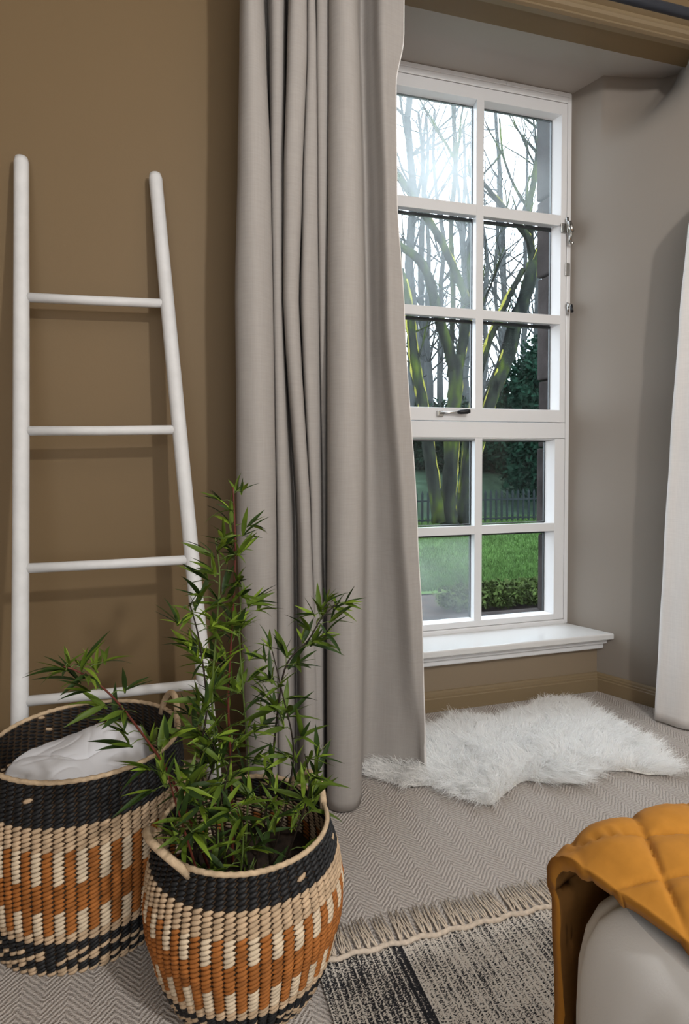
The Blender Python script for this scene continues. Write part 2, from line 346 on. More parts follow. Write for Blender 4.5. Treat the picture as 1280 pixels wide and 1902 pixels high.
# baseboards and the moulding round the opening
def mould(name, pts_a, pts_b, m=None):
    mb = MB(); mb.grid([pts_a, pts_b]); return struct(mb, name, m or M['trimtan'], smooth=False)
prof = [(0, 0.0), (0.018, 0.0), (0.018, 0.050), (0.015, 0.053), (0.015, 0.060), (0.011, 0.063), (0.010, 0.070), (0.005, 0.075), (0.0, 0.076)]
mould('baseboard_recess_back', [(0.75, 2.18 - d, z) for d, z in prof], [(1.779 , 2.18 - d, z) for d, z in prof])
rn = Vector((-.909, -.417, 0))
mould('baseboard_recess_right', [Vector((1.765, 2.18, 0)) + rn * d + Vector((0, 0, z)) for d, z in prof], [Vector((1.907, WY, 0)) + rn * d + Vector((0, 0, z)) for d, z in prof])
mould('baseboard_back', [(RX0, WY - d, z * 1.2) for d, z in prof], [(0.655, WY - d, z * 1.2) for d, z in prof])
ap = [(0, 2.494), (.022, 2.494), (.024, 2.507), (.018, 2.512), (.012, 2.517), (.012, 2.522), (.022, 2.530), (.026, 2.540), (.022, 2.550), (.014, 2.556), (.014, 2.566), (.030, 2.574), (.032, 2.61), (.022, 2.616), (0, 2.62)]
mould('trim_1', [(0.45, WY - d, z) for d, z in ap], [(2.5, WY - d, z) for d, z in ap])

# ------------------------------------------------------------------ window
win = empty('window_1', (1.284, 2.32, 0.254)); win['kind'] = 'structure'
GY = 2.347                                            # glass plane
def wbox(name, a, b, m='white', bevel=.002, parent=win):
    mb = MB(); mb.box(a, b); return mb.build(name, M[m], parent, smooth=False, bevel=bevel)
wbox('frame_stile', (0.845, 2.304, 0.254), (0.872, 2.40, 2.538))
wbox('frame_stile', (1.690, 2.304, 0.254), (1.712, 2.40, 2.538))
wbox('frame_head', (0.872, 2.304, 2.497), (1.690, 2.40, 2.538))
wbox('frame_sill', (0.872, 2.300, 0.236), (1.690, 2.40, 0.272), bevel=.004)
wbox('transom', (0.872, 2.306, 1.062), (1.690, 2.40, 1.128))
wbox('head_bead', (0.86, 2.298, 2.520), (1.700, 2.304, 2.537), bevel=.002)
def chamfer_bar(mb, axis, lo, hi, a0, a1, back0, back1, yf, yb):
    # a bar whose front face is lo..hi x a0..a1 and whose sides slope to back0..back1 at the glass
    if axis == 'z':
        v = [(a0, yf, lo), (a1, yf, lo), (back1, yb, lo), (back0, yb, lo), (a0, yf, hi), (a1, yf, hi), (back1, yb, hi), (back0, yb, hi)]
    else:
        v = [(lo, yf, a0), (hi, yf, a0), (hi, yb, back0), (lo, yb, back0), (lo, yf, a1), (hi, yf, a1), (hi, yb, back1), (lo, yb, back1)]
    mb.add(v, [(0, 3, 2, 1), (4, 5, 6, 7), (0, 1, 5, 4), (1, 2, 6, 5), (2, 3, 7, 6), (3, 0, 4, 7)])
def sash(name, z0, z1, rails, stile_l, stile_r, bot, top, fogs):
    s = empty(name, (1.284, 2.32, z0)); place(s, win)
    xl, xr = 0.873, 1.689; yf, yb = 2.306, 2.352
    for nm, ax, args in (('stile', 'z', (z0, z1, xl, stile_l, xl, stile_l)), ('stile', 'z', (z0, z1, stile_r, xr, stile_r - .020, xr))):
        mb = MB(); chamfer_bar(mb, ax, *args, yf, yb); mb.build(nm, M['white'], s, smooth=False, bevel=.0015)
    mb = MB(); chamfer_bar(mb, 'x', xl + .005, xr - .005, z0, bot, z0, bot + .004, yf + .0003, yb); mb.build('rail', M['white'], s, smooth=False, bevel=.0015)
    mb = MB(); chamfer_bar(mb, 'x', xl + .005, xr - .005, top, z1, top - .008, z1, yf + .0003, yb); mb.build('rail', M['white'], s, smooth=False, bevel=.0015)
    mb = MB(); chamfer_bar(mb, 'z', bot - .003, top + .003, 1.255, 1.290, 1.261, 1.284, yf + .001, yb); mb.build('muntin', M['white'], s, smooth=False, bevel=.002)
    for a, b in rails:
        mb = MB(); chamfer_bar(mb, 'x', stile_l - .003, stile_r + .003, a, b, a + .004, b - .004, yf + .0014, yb); mb.build('muntin', M['white'], s, smooth=False, bevel=.002)
    edges = [bot] + [q for r in rails for q in r] + [top]
    k = 0
    for i in range(len(rails) + 1):
        a, b = edges[2 * i] - .001, edges[2 * i + 1] + .001
        for x0, x1 in ((stile_l - .002, 1.263), (1.282, stile_r - .016)):
            g = MB(); g.quad((x0, GY, a), (x1, GY, a), (x1, GY, b), (x0, GY, b))
            p = g.build('pane', glass_mat('window_glass_%02d' % k if True else '', fogs[k]), s, smooth=False); k += 1
            sp = MB(); t = .007
            sp.box((x0, GY + .002, b - .013), (x1, GY + .012, b)); sp.box((x0, GY + .002, a), (x1, GY + .012, a + .004))
            sp.box((x1 - t, GY + .002, a), (x1, GY + .012, b)); sp.box((x0, GY + .002, a), (x0 + .004, GY + .012, b))
            sp.build('glazing_spacer', M['spacer'], s, smooth=False)
    return s
up = sash('opening_sash', 1.131, 2.495, [(1.553, 1.592), (1.975, 2.020)], 0.905, 1.661, 1.184, 2.446, [.01, .002, .10, .005, .27, .10])
lo = sash('fixed_sash', 0.273, 1.061, [(0.660, 0.696)], 0.905, 1.640, 0.298, 1.058, [.085, .002, .007, .002])
# the wide white sill board with its moulding
mb = MB()
def sill_strip(y0, y1, z0, z1, over=0.0):
    xr = lambda y: 1.708 + (2.304 - y) * .4585
    mb.add([(0.78, y0, z0), (xr(y0), y0, z0), (xr(y1), y1, z0), (0.84, y1, z0), (0.78, y0, z1), (xr(y0), y0, z1), (xr(y1), y1, z1), (0.84, y1, z1)],
           [(0, 3, 2, 1), (4, 5, 6, 7), (0, 1, 5, 4), (1, 2, 6, 5), (2, 3, 7, 6), (3, 0, 4, 7)])
sill_strip(2.112, 2.315, .228, .254)
o = mb.build('sill_board', M['sillw'], win, smooth=False, bevel=.006, seg=3)
mb = MB(); sill_strip(2.138, 2.20, .205, .229); mb2 = MB(); 
mb.box((0.78, 2.150, .182), (1.775, 2.20, .206)); mb.build('sill_moulding', M['white'], win, smooth=False, bevel=.006)
# casement fastener on the sash rail
fs = empty('sash_fastener', at(840, 768, 2.30)); place(fs, win)
p0, p1 = at(815, 768, 2.296), at(872, 764, 2.272)
mb = MB(); mb.box((p0.x - .006, 2.294, p0.z - .012), (p0.x + .022, 2.307, p0.z + .012)); mb.build('fastener_plate', M['chrome'], fs, smooth=False, bevel=.003)
mb = MB(); mb.tube([p0 + Vector((.006, 0, .002)), p0.lerp(p1, .35), p0.lerp(p1, .8)], [.006, .005, .0045], 10); mb.build('fastener_arm', M['chrome'], fs)
mb = MB(); mb.tube([p0.lerp(p1, .62), p0.lerp(p1, .72), p0.lerp(p1, .93), p0.lerp(p1, 1.02)], [.007, .0095, .0105, .008], 12); mb.build('fastener_grip', M['blackgrip'], fs)
# hinge side ironmongery on the right stile
def fitting(name, items):
    e = empty(name, items[0][1]); place(e, win)
    for n, a, b, r, m in items:
        mb = MB(); a = Vector(a); b = Vector(b)
        if r: mb.tube([a, a.lerp(b, .5), b], [r, r * 1.15, r], 10)
        else: mb.box((min(a.x, b.x), min(a.y, b.y), min(a.z, b.z)), (max(a.x, b.x), max(a.y, b.y), max(a.z, b.z)))
        mb.build(n, M[m], e, smooth=bool(r), bevel=0 if r else .002)
P = lambda x, y, Y=2.29: at(x, y, Y)
fitting('window_catch', [('catch_plate', P(1043, 414, 2.297), P(1056, 434, 2.303), 0, 'chrome'), ('catch_pin', P(1054, 404), P(1057, 440), .006, 'chrome'), ('catch_lever', P(1058, 412, 2.275), P(1063, 430, 2.262), .009, 'chrome'), ('catch_lever', P(1061, 425, 2.268), P(1059, 453, 2.28), .006, 'chrome'), ('catch_tip', P(1056, 450), P(1065, 452, 2.27), .005, 'chrome')])
fitting('window_keeper', [('keeper_plate', P(1051, 488, 2.299), P(1058, 513, 2.303), 0, 'chrome')])
fitting('window_stud', [('stud_base', P(1054, 566), P(1061, 568, 2.27), .007, 'chrome'), ('stud_knob', P(1061, 566, 2.27), P(1063, 580, 2.265), .006, 'blackgrip'), ('stud_arm', P(1054, 562), P(1056, 583), .004, 'chrome')])
fitting('head_clip', [('clip_body', P(942, 152, 2.292), P(948, 160, 2.30), 0, 'white'), ('clip_tip', P(953, 158, 2.292), P(962, 163, 2.30), 0, 'white')])

# ------------------------------------------------------------------ curtain pole and curtains
mb = MB(); mb.tube([(-.15, 1.70, 2.476), (1.2, 1.70, 2.476), (2.75, 1.70, 2.476)], .0165, 20)
pole = mb.build('curtain_pole', M['navy']); tag(pole, 'dark navy curtain pole crossing in front of the tan moulding above the window', 'curtain pole')

def catmull(pts, per):
    out = []; n = len(pts)
    for i in range(n - 1):
        p0, p1, p2, p3 = pts[max(i - 1, 0)], pts[i], pts[i + 1], pts[min(i + 2, n - 1)]
        for k in range(per):
            t = k / per
            out.append(0.5 * ((2 * p1) + (p2 - p0) * t + (2 * p0 - 5 * p1 + 4 * p2 - p3) * t * t + (3 * p1 - p0 - 3 * p2 + p3) * t ** 3))
    out.append(pts[-1]); return out
LV = [  # (image row the fold positions were read at, [(x, Y) along the cloth])
 (0, [(447,1.74),(448,1.665),(465,1.63),(484,1.66),(494,1.76),(506,1.69),(525,1.69),(533,1.77),(541,1.66),(566,1.66),(570,1.72),(573,1.68),(584,1.68),(587,1.74),(590,1.68),(609,1.68),(611,1.73),(614,1.66),(640,1.625),(661,1.66),(668,1.83),(690,1.80),(708,1.755),(730,1.76),(750,1.77)]),
 (90, [(446,1.74),(447,1.665),(466,1.63),(488,1.66),(497,1.76),(506,1.69),(525,1.69),(532,1.77),(538,1.66),(566,1.66),(570,1.72),(573,1.68),(586,1.68),(588,1.74),(590,1.68),(609,1.68),(611,1.73),(614,1.66),(641,1.625),(664,1.66),(671,1.83),(692,1.80),(710,1.755),(724,1.76),(735,1.77)]),
 (330, [(443,1.74),(445,1.665),(470,1.63),(499,1.66),(503,1.75),(506,1.69),(524,1.69),(528,1.77),(531,1.66),(558,1.66),(562,1.74),(566,1.68),(588,1.68),(590,1.74),(592,1.68),(607,1.68),(610,1.73),(613,1.66),(643,1.625),(669,1.66),(676,1.825),(698,1.79),(717,1.745),(728,1.75),(737,1.76)]),
 (560, [(438,1.74),(441,1.665),(475,1.63),(503,1.67),(506,1.73),(509,1.69),(522,1.69),(526,1.76),(529,1.67),(551,1.67),(557,1.76),(563,1.68),(589,1.69),(592,1.73),(595,1.69),(605,1.69),(609,1.74),(612,1.66),(645,1.62),(673,1.66),(680,1.825),(702,1.79),(721,1.742),(737,1.748),(751,1.76)]),
 (1000, [(441,1.74),(446,1.665),(482,1.63),(510,1.665),(514,1.75),(518,1.69),(537,1.69),(550,1.76),(560,1.68),(575,1.675),(578,1.70),(582,1.69),(593,1.69),(599,1.73),(603,1.73),(606,1.74),(609,1.745),(612,1.66),(642,1.62),(671,1.65),(682,1.835),(722,1.80),(749,1.742),(763,1.747),(775,1.755)]),
 (1200, [(450,1.74),(455,1.665),(485,1.63),(511,1.665),(515,1.75),(518,1.69),(539,1.69),(551,1.76),(563,1.675),(580,1.67),(586,1.68),(590,1.68),(598,1.685),(603,1.73),(605,1.74),(607,1.745),(608,1.75),(611,1.66),(641,1.62),(670,1.65),(681,1.837),(730,1.805),(762,1.742),(774,1.745),(784,1.75)]),
 (1450, [(462,1.74),(464,1.665),(488,1.635),(512,1.665),(516,1.75),(519,1.69),(540,1.69),(552,1.76),(566,1.67),(584,1.665),(592,1.67),(596,1.672),(600,1.68),(604,1.73),(606,1.74),(607,1.745),(608,1.75),(611,1.655),(640,1.62),(669,1.65),(676,1.838),(738,1.80),(772,1.775),(784,1.75),(791,1.737)])]
levels = []
for yy, pts in LV:
    levels.append((at(600, yy, 1.68).z, [Vector((at(x, yy, Y).x, Y)) for x, Y in pts]))
levels.insert(0, (2.452, levels[0][1])); levels[-1] = (0.006, levels[-1][1])
def curtain(name, levels, nz, per, m, hem=None, ripple=0.0):
    zs = []
    for i in range(nz + 1):
        zs.append(levels[0][0] + (levels[-1][0] - levels[0][0]) * i / nz)
    rows = []
    for z in zs:
        for (z0, p0), (z1, p1) in zip(levels, levels[1:]):
            if z <= z0 + 1e-6 and z >= z1 - 1e-6:
                k = (z0 - z) / (z0 - z1); k = k * k * (3 - 2 * k) * .5 + k * .5
                ctl = [a.lerp(b, k) for a, b in zip(p0, p1)]; break
        row = []
        for j, p in enumerate(catmull(ctl, per)):
            w = noise.noise(Vector((p.x * 5, z * 2.2, 3.1))) * ripple + noise.noise(Vector((p.x * 18 + z * 9, z * 7, 1.7))) * ripple * .35
            row.append(Vector((p.x + w * .5, p.y + w, z)))
        rows.append(row)
    mb = MB(); mb.grid(rows); o = mb.build(name, m); 
    d = o.modifiers.new('cloth', 'SOLIDIFY'); d.thickness = .003; d.offset = 0
    return o, rows
cl, rows = curtain('linen_curtain', levels, 90, 6, M['curtain'], ripple=.004)
tag(cl, 'long pleated oatmeal linen curtain hanging left of the window', 'curtain')
mb = MB()                                              # turned leading edge of the cloth
edge = [r[-1] for r in rows]; prev = [r[-7] for r in rows]
mb.grid([[e + Vector((-.004, .002, 0)) for e in edge], [e + Vector((.001, -.004, 0)) for e in edge], [e + Vector((.004, .004, 0)) for e in edge], [e + Vector((-.004, .022, 0)) for e in edge]])
h = mb.build('leading_edge', M['daylit_curtain'], cl); h['label'] = 'turned leading edge of the curtain, coloured paler for window light'
RL = []
for z, e, s in ((2.452, (2.06, 1.72), 0), (2.05, (1.97, 1.735), 0), (at(1281, 410, 1.75).z, at(1281, 410, 1.75).xy, 0), (at(1263, 600, 1.775).z, at(1263, 600, 1.775).xy, 0), (at(1247, 820, 1.80).z, at(1247, 820, 1.80).xy, 0), (at(1235, 1020, 1.82).z, at(1235, 1020, 1.82).xy, 0), (at(1226, 1190, 1.84).z, at(1226, 1190, 1.84).xy, 0), (0.006, (1.762, 1.853), 0)):
    e = Vector(e)
    RL.append((z, [e + Vector((.02, .02)), e, e + Vector((.014, -.03)), e + Vector((.035, -.085)), e + Vector((.075, -.105)), e + Vector((.10, -.04)), e + Vector((.13, .01)), e + Vector((.17, -.09)), e + Vector((.22, -.10)), e + Vector((.25, .0)), e + Vector((.31, -.09)), e + Vector((.36, .0)), e + Vector((.42, -.09)), e + Vector((.48, .0))]))
cr, _ = curtain('linen_curtain', RL, 70, 5, M['daylit_curtain'], ripple=.004)
tag(cr, 'curtain edge, coloured white for window daylight, hanging to the carpet at the right side of the window recess', 'curtain')

# ------------------------------------------------------------------ ladder leaning on the wall
LEAN = .27
def lp(x, z): return Vector((x, WY - .021 - LEAN * (1.79 - z) / 1.79, z))
lad = empty('blanket_ladder', lp(-.1, 0) ); tag(lad, 'white painted wooden ladder with four rungs leaning on the tan wall', 'ladder')
def rail(x0, x1, bow, r):
    mb = MB(); zz = [0.004, .2, .4, .7, 1.0, 1.3, 1.6, 1.772, 1.786]
    mb.tube([lp(x0 + (x1 - x0) * z / 1.79 + bow * math.sin(PI * z / 1.79), z) for z in zz], [r * 1.02] * 3 + [r] * 3 + [r * .96] * 2 + [r * .8], 18)
    mb.build('rail', M['ladder'], lad)
XL = lambda z: -.322 - .025 * z / 1.79; XR = lambda z: .143 - .149 * z / 1.79
rail(-.322, -.347, .002, .0195); rail(.143, -.006, -.002, .0195)
for z0, z1 in ((1.404, 1.412), (1.055, 1.062), (.714, .716), (.400, .397)):
    a, b = lp(XL(z0) + .008, z0), lp(XR(z1) - .008, z1)
    mb = MB(); mb.tube([a, a.lerp(b, .5) + Vector((0, 0, -.001)), b], .0125, 14); mb.build('rung', M['ladder'], lad)

# ------------------------------------------------------------------ woven baskets
def basket(name, label, cx, cy, H, prof, bands, ncol, seed, tilt=0.0):
    """prof: (height fraction, radius); bands: per row, a rule for the colour of every stitch"""
    rr = random.Random(seed)
    root = empty(name, (cx, cy, 0)); tag(root, label, 'basket', 'pair of woven seagrass baskets')
    zf = [p[0] for p in prof]; rf = [p[1] for p in prof]
    def radius(z): return float(np.interp(z / H, zf, rf))
    nrow = len(bands); 
    # rows equally spaced along the profile
    zz = np.linspace(0, H, 200); rad = np.array([radius(z) for z in zz]); L = np.concatenate([[0], np.cumsum(np.hypot(np.diff(zz), np.diff(rad)))])
    zrow = np.interp((np.arange(nrow) + .5) / nrow * L[-1], L, zz); pitch = L[-1] / nrow
    groups = {}
    na, nb = 5, 6
    tmpl = []
    for i in range(na):
        t = -1 + 2 * i / (na - 1); e = math.sqrt(max(0, 1 - (abs(t) ** 2.6))) * .86 + .14
        for j in range(nb):
            a = 2 * PI * j / nb; tmpl.append((t, math.cos(a) * e, math.sin(a) * e))
    fcs = [(i * nb + j, i * nb + (j + 1) % nb, (i + 1) * nb + (j + 1) % nb, (i + 1) * nb + j) for i in range(na - 1) for j in range(nb)] + [tuple(range(nb))[::-1], tuple((na - 1) * nb + j for j in range(nb))]
    for r in range(nrow):
        z = zrow[nrow - 1 - r]; R = radius(z)
        for c in range(ncol):
            key = bands[r](c)
            if isinstance(key, tuple): key = key[0] if rr.random() < key[1] else key[2]
            g = groups.setdefault((r_group(bands, r, nrow), key), MB())
            ang = 2 * PI * (c + .0) / ncol
            hw = PI * R / ncol * 1.08; hh = pitch * .56 * rr.uniform(.92, 1.06); th = .0042 * rr.uniform(.9, 1.15)
            sl = .42 * pitch * rr.uniform(.75, 1.25)
            dz = pitch * rr.uniform(-.06, .06)
            vs = []
            for t, b, cc in tmpl:
                a2 = ang + t * hw / R
                q = R + cc * th + .0012 * (1 - t * t)
                vs.append((cx + math.cos(a2) * q, cy + math.sin(a2) * q, max(.001, z + b * hh + sl * t + dz)))
            g.add(vs, fcs)
    for (gname, key), g in groups.items():
        o = g.build(gname, M[key], root); o['kind'] = 'stuff'
    mb = MB(); zs = np.linspace(.004, H, 14)
    mb.grid([[(cx + math.cos(2 * PI * j / 48) * (radius(z) - .001), cy + math.sin(2 * PI * j / 48) * (radius(z) - .001), z) for j in range(48)] for z in zs], closed_u=True)
    mb.add([(cx + math.cos(2 * PI * j / 48) * radius(.004), cy + math.sin(2 * PI * j / 48) * radius(.004), .004) for j in range(48)], [tuple(range(48))])
    mb.build('inner_wall', M['inner'], root)
    mb = MB(); N = 180; R = radius(H)
    ring = [(cx + math.cos(2 * PI * j / N) * (R + .001), cy + math.sin(2 * PI * j / N) * (R + .001), H + .003 + .0008 * math.sin(j * 2 * PI / 3)) for j in range(N + 1)]
    mb.tube(ring, .0048, 7, caps=False); mb.build('rim', M['rope'], root)
    return root, radius
def r_group(bands, r, n): return 'black_top_band' if bands[r].__name__ == 'top' else 'black_flecked_base_band' if bands[r].__name__ == 'base' else 'rust_and_natural_weave'
def top(c): return ('blk', .975, 'nat')
def nat(c): return 'nat'
def alt(c): return 'natpale' if c % 2 else 'org'
def org(c): return 'org'
def base_black(c): return 'blk'
base_black.__name__ = 'base'
def mk_mixed(k):
    def base(c): return ('nat', .8, 'blk') if (c + k) % 3 != 0 and (c * 7 + k * 5) % 4 else 'blk'
    return base
def arch(mb, root, radius, cx, cy, H, a0, a1, h, out, r=.007):
    R = radius(H)
    pts = []
    for i in range(17):
        t = i / 16; a = a0 + (a1 - a0) * (t * .86 + .07 + .07 * (-math.cos(PI * t)))
        s = math.sin(PI * t) ** .6
        pts.append((cx + math.cos(a) * (R + out * s), cy + math.sin(a) * (R + out * s), H - .012 + (h + .012) * s))
    mb.tube(pts, r, 10)
    return mb.build('handle', M['rope'], root)
# left, larger basket with the folded throw
BX, BY = -0.156, 1.452
bandsL = [top] * 9 + [nat] * 5 + [alt] * 7 + [org] * 6 + [alt] * 5 + [nat] * 2 + [base_black] * 2 + [mk_mixed(k) for k in range(5)] + [nat]
bl, radL = basket('woven_basket', 'larger woven basket with black rim band holding a folded white throw, below the ladder', BX, BY, .374,
                  [(0, .186), (.06, .192), (.3, .202), (.6, .206), (.85, .200), (1, .193)], bandsL, 62, 3)
mb = MB(); arch(mb, bl, radL, BX, BY, .374, math.radians(8), math.radians(36), .05, .004)
mb = MB(); arch(mb, bl, radL, BX, BY, .374, math.radians(188), math.radians(216), .05, .004)
# front, smaller basket with the bamboo
FX, FY = 0.153, 1.180
bandsF = [top] * 6 + [nat] * 5 + [alt] * 5 + [org] * 6 + [alt] * 5 + [nat] * 2 + [base_black] * 2 + [mk_mixed(k) for k in range(4)] + [nat]
bf, radF = basket('woven_basket', 'smaller round woven basket in front, holding the leafy bamboo plant', FX, FY, .292,
                  [(0, .140), (.06, .148), (.2, .165), (.45, .183), (.62, .186), (.8, .177), (1, .157)], bandsF, 58, 5)
mb = MB(); arch(mb, bf, radF, FX, FY, .292, math.radians(176), math.radians(226), .036, .030)
mb = MB(); arch(mb, bf, radF, FX, FY, .292, math.radians(2), math.radians(44), .036, .006)

# folded throw inside the left basket
mb = MB(); Pm = []
for i in range(61):
    row = []
    for j in range(140):
        r = i / 60; a = 2 * PI * j / 140; x = math.cos(a) * r; y = math.sin(a) * r
        z = .312 + .050 * math.exp(-((x - .25) ** 2 / .18 + (y - .45) ** 2 / .20)) + .020 * math.exp(-((x + .5) ** 2 / .3 + (y) ** 2 / .3))
        z += .006 * abs(math.sin(x * 3.1 + y * 1.2 + .6)) * (1 - .3 * r) + .008 * noise.noise(Vector((x * 2, y * 2, 9))) - .007 * math.exp(-abs(noise.noise(Vector((x * 1.1 + 3, y * 1.1, 4)))) * 22) - .003 * math.exp(-abs(noise.noise(Vector((x * 3.1, y * 3.1, 14)))) * 16)
        z -= .05 * max(0, r - .86) / .14 * (1 if r > .86 else 0)
        if x > .62: z -= .16 * (x - .62) / .38
        row.append((BX + x * .186, BY + y * .186, z))
    Pm.append(row)
mb.grid(Pm, closed_u=True); th = mb.build('folded_throw', M['throw']); tag(th, 'crumpled white throw tucked inside the larger basket', 'throw')

# ------------------------------------------------------------------ bamboo plant
pl = empty('bamboo_plant', (FX, FY, .19)); tag(pl, 'leafy green bamboo plant with thin stems growing out of the front basket', 'plant')
mb = MB(); Pm = []
for i in range(12):
    Pm.append([(FX + math.cos(2 * PI * j / 40) * i / 11 * .158, FY + math.sin(2 * PI * j / 40) * i / 11 * .158, .185 + .018 * noise.noise(Vector((math.cos(2 * PI * j / 40) * i * .4, math.sin(2 * PI * j / 40) * i * .4, 2))) + .02 * (1 - i / 11)) for j in range(40)])
mb.grid(Pm, closed_u=True); mb.build('potting_moss', M['soil'], pl)
def leaf_mesh(name, L, w, curl, m):
    mb = MB(); n = 7; vs = []; fs = []
    for i in range(n):
        t = i / (n - 1); ww = w * (math.sin(PI * min(1, t * .93 + .05)) ** .8) * (1.25 - .75 * t) if i < n - 1 else 0.0002
        y = L * t; z = -curl * L * t * t
        vs += [(-ww / 2, y, z + ww * .18), (0, y, z), (ww / 2, y, z + ww * .18)]
    for i in range(n - 1):
        for j in range(2): fs.append((i * 3 + j, i * 3 + j + 1, i * 3 + j + 4, i * 3 + j + 3))
    mb.add(vs, fs); return mb.mesh(name, m)
leaf_var = [leaf_mesh('leaf', .056, .0105, .10, M['leaf1']), leaf_mesh('leaf', .062, .0095, .25, M['leaf2']), leaf_mesh('leaf', .050, .0095, .02, M['leaf2']), leaf_mesh('leaf', .058, .0110, .15, M['leaf1']), leaf_mesh('leaf', .048, .0085, .3, M['leaf3']), leaf_mesh('leaf', .052, .0090, .4, M['leaf1']), leaf_mesh('leaf', .044, .008, .1, M['leaf3'])]
stems = [  # ([(px x, px y, Y)], radius, material, first leafy fraction, clusters, leaves per cluster, spread)
 ([(432,1600,1.20),(430,1450,1.21),(424,1300,1.22),(432,1150,1.225),(437,1020,1.225),(433,905,1.23)], .0032, 'stemred', .30, 13, 4, 1.0),
 ([(420,1600,1.19),(405,1440,1.19),(394,1300,1.19),(402,1170,1.19),(408,1070,1.19),(400,1000,1.19)], .0028, 'stem', .22, 10, 4, 1.0),
 ([(400,1615,1.16),(352,1520,1.14),(310,1430,1.12),(262,1360,1.11),(205,1290,1.10),(150,1250,1.09),(118,1238,1.085)], .0028, 'stemred', .25, 11, 4, 1.0),
 ([(480,1600,1.20),(502,1450,1.21),(516,1320,1.22),(532,1235,1.23),(572,1190,1.24),(600,1145,1.245),(632,1118,1.25)], .0026, 'stemdark', .25, 11, 4, 1.0),
 ([(500,1600,1.18),(532,1490,1.18),(545,1390,1.19),(525,1290,1.20),(506,1210,1.21)], .0024, 'stemdark', .2, 8, 4, 1.0),
 ([(415,1610,1.17),(374,1430,1.17),(384,1310,1.17),(370,1190,1.17),(352,1120,1.17)], .0026, 'stemdark', .22, 9, 4, 1.0),
 ([(455,1600,1.22),(462,1420,1.23),(452,1290,1.23),(445,1180,1.23),(450,1080,1.23)], .0024, 'stem', .25, 8, 4, .9),
 ([(385,1625,1.11),(348,1560,1.09),(326,1490,1.08),(312,1440,1.07)], .0024, 'stemred', .2, 6, 4, .9),
 ([(520,1600,1.16),(556,1530,1.15),(574,1460,1.15),(566,1400,1.15)], .0022, 'stemdark', .2, 5, 4, .9),
 ([(440,1620,1.10),(452,1560,1.08),(440,1490,1.07)], .0022, 'stem', .1, 5, 4, .9),
 ([(470,1610,1.14),(486,1540,1.13),(500,1480,1.12)], .0022, 'stemdark', .1, 5, 4, .9),
 ([(410,1610,1.12),(402,1540,1.11),(420,1450,1.10),(436,1370,1.10)], .0022, 'stemdark', .1, 7, 4, .9),
 ([(380,1610,1.15),(360,1540,1.15),(376,1480,1.15),(400,1400,1.15),(380,1360,1.15)], .0022, 'stemdark', .1, 7, 4, .9),
]
leaves = []
for pts, r, m, f0, nc, nl, spread in stems:
    W = [at(x, y, Y) for x, y, Y in pts]; W[0].z = .19
    C = catmull(W, 6)
    mb = MB(); mb.tube(C, [r * (1 - .55 * i / len(C)) for i in range(len(C))], 7); so = mb.build('stem', M[m], pl)
    nc = int(nc * 2.2); tn = 0
    for k in range(nc):
        f = f0 + (1 - f0) * (k + rnd.uniform(-.25, .25)) / max(1, nc - 1); f = min(1, max(0, f)); i = min(len(C) - 2, int(f * (len(C) - 1)))
        p = C[i]; t = (C[i + 1] - C[i]).normalized()
        ang = rnd.uniform(0, 2 * PI); side = Vector((math.cos(ang), math.sin(ang) * .7, rnd.uniform(-.1, .5))).normalized()
        q = p + side * rnd.uniform(.012, .045) * spread * (.5 if f > .95 else 1)
        mbt = MB(); mbt.tube([p, p.lerp(q, .5) + Vector((0, 0, .004)), q], [.0011, .0009, .0007], 5); mbt.build('twig', M['stem'], so)
        base_dir = (side * .9 + t * .5).normalized()
        for l in range(nl + (1 if rnd.random() < .6 else 0)):
            d = (base_dir + Vector((rnd.uniform(-1, 1), rnd.uniform(-1, 1), rnd.uniform(-.8, .75))) * .85).normalized()
            s = rnd.uniform(.78, 1.32) * (1 if f < .93 else .75)
            leaves.append((q + d * rnd.uniform(-.008, .004), d, s, rnd.randrange(len(leaf_var)), rnd.uniform(-.9, .9)))
rest = MB(); leaves.sort(key=lambda l: l[0].y)
for n, (p, d, s, v, roll) in enumerate(leaves):
    y = d; x = y.cross(Vector((0, 0, 1))); x = x.normalized() if x.length > .1 else Vector((1, 0, 0)); z = x.cross(y)
    Mx = Matrix((x, y, z)).transposed() @ Matrix.Rotation(roll, 3, 'Y')
    if n < 300:
        o = bpy.data.objects.new('leaf', leaf_var[v]); col.objects.link(o); o.parent = pl
        o.matrix_local = Matrix.Translation(p - pl.location) @ Mx.to_4x4() @ Matrix.Scale(s, 4)
    else:
        me = leaf_var[v]; rest.add([Mx @ (w.co * s) + p for w in me.vertices], [tuple(q.vertices) for q in me.polygons], {0: 1, 1: 0, 2: 0, 3: 1, 4: 3, 5: 1, 6: 3}[v])
if rest.v:
    o = rest.build('leaves', [M['leaf2'], M['leaf1'], M['leaf2'], M['leaf3']], pl); o['kind'] = 'stuff'

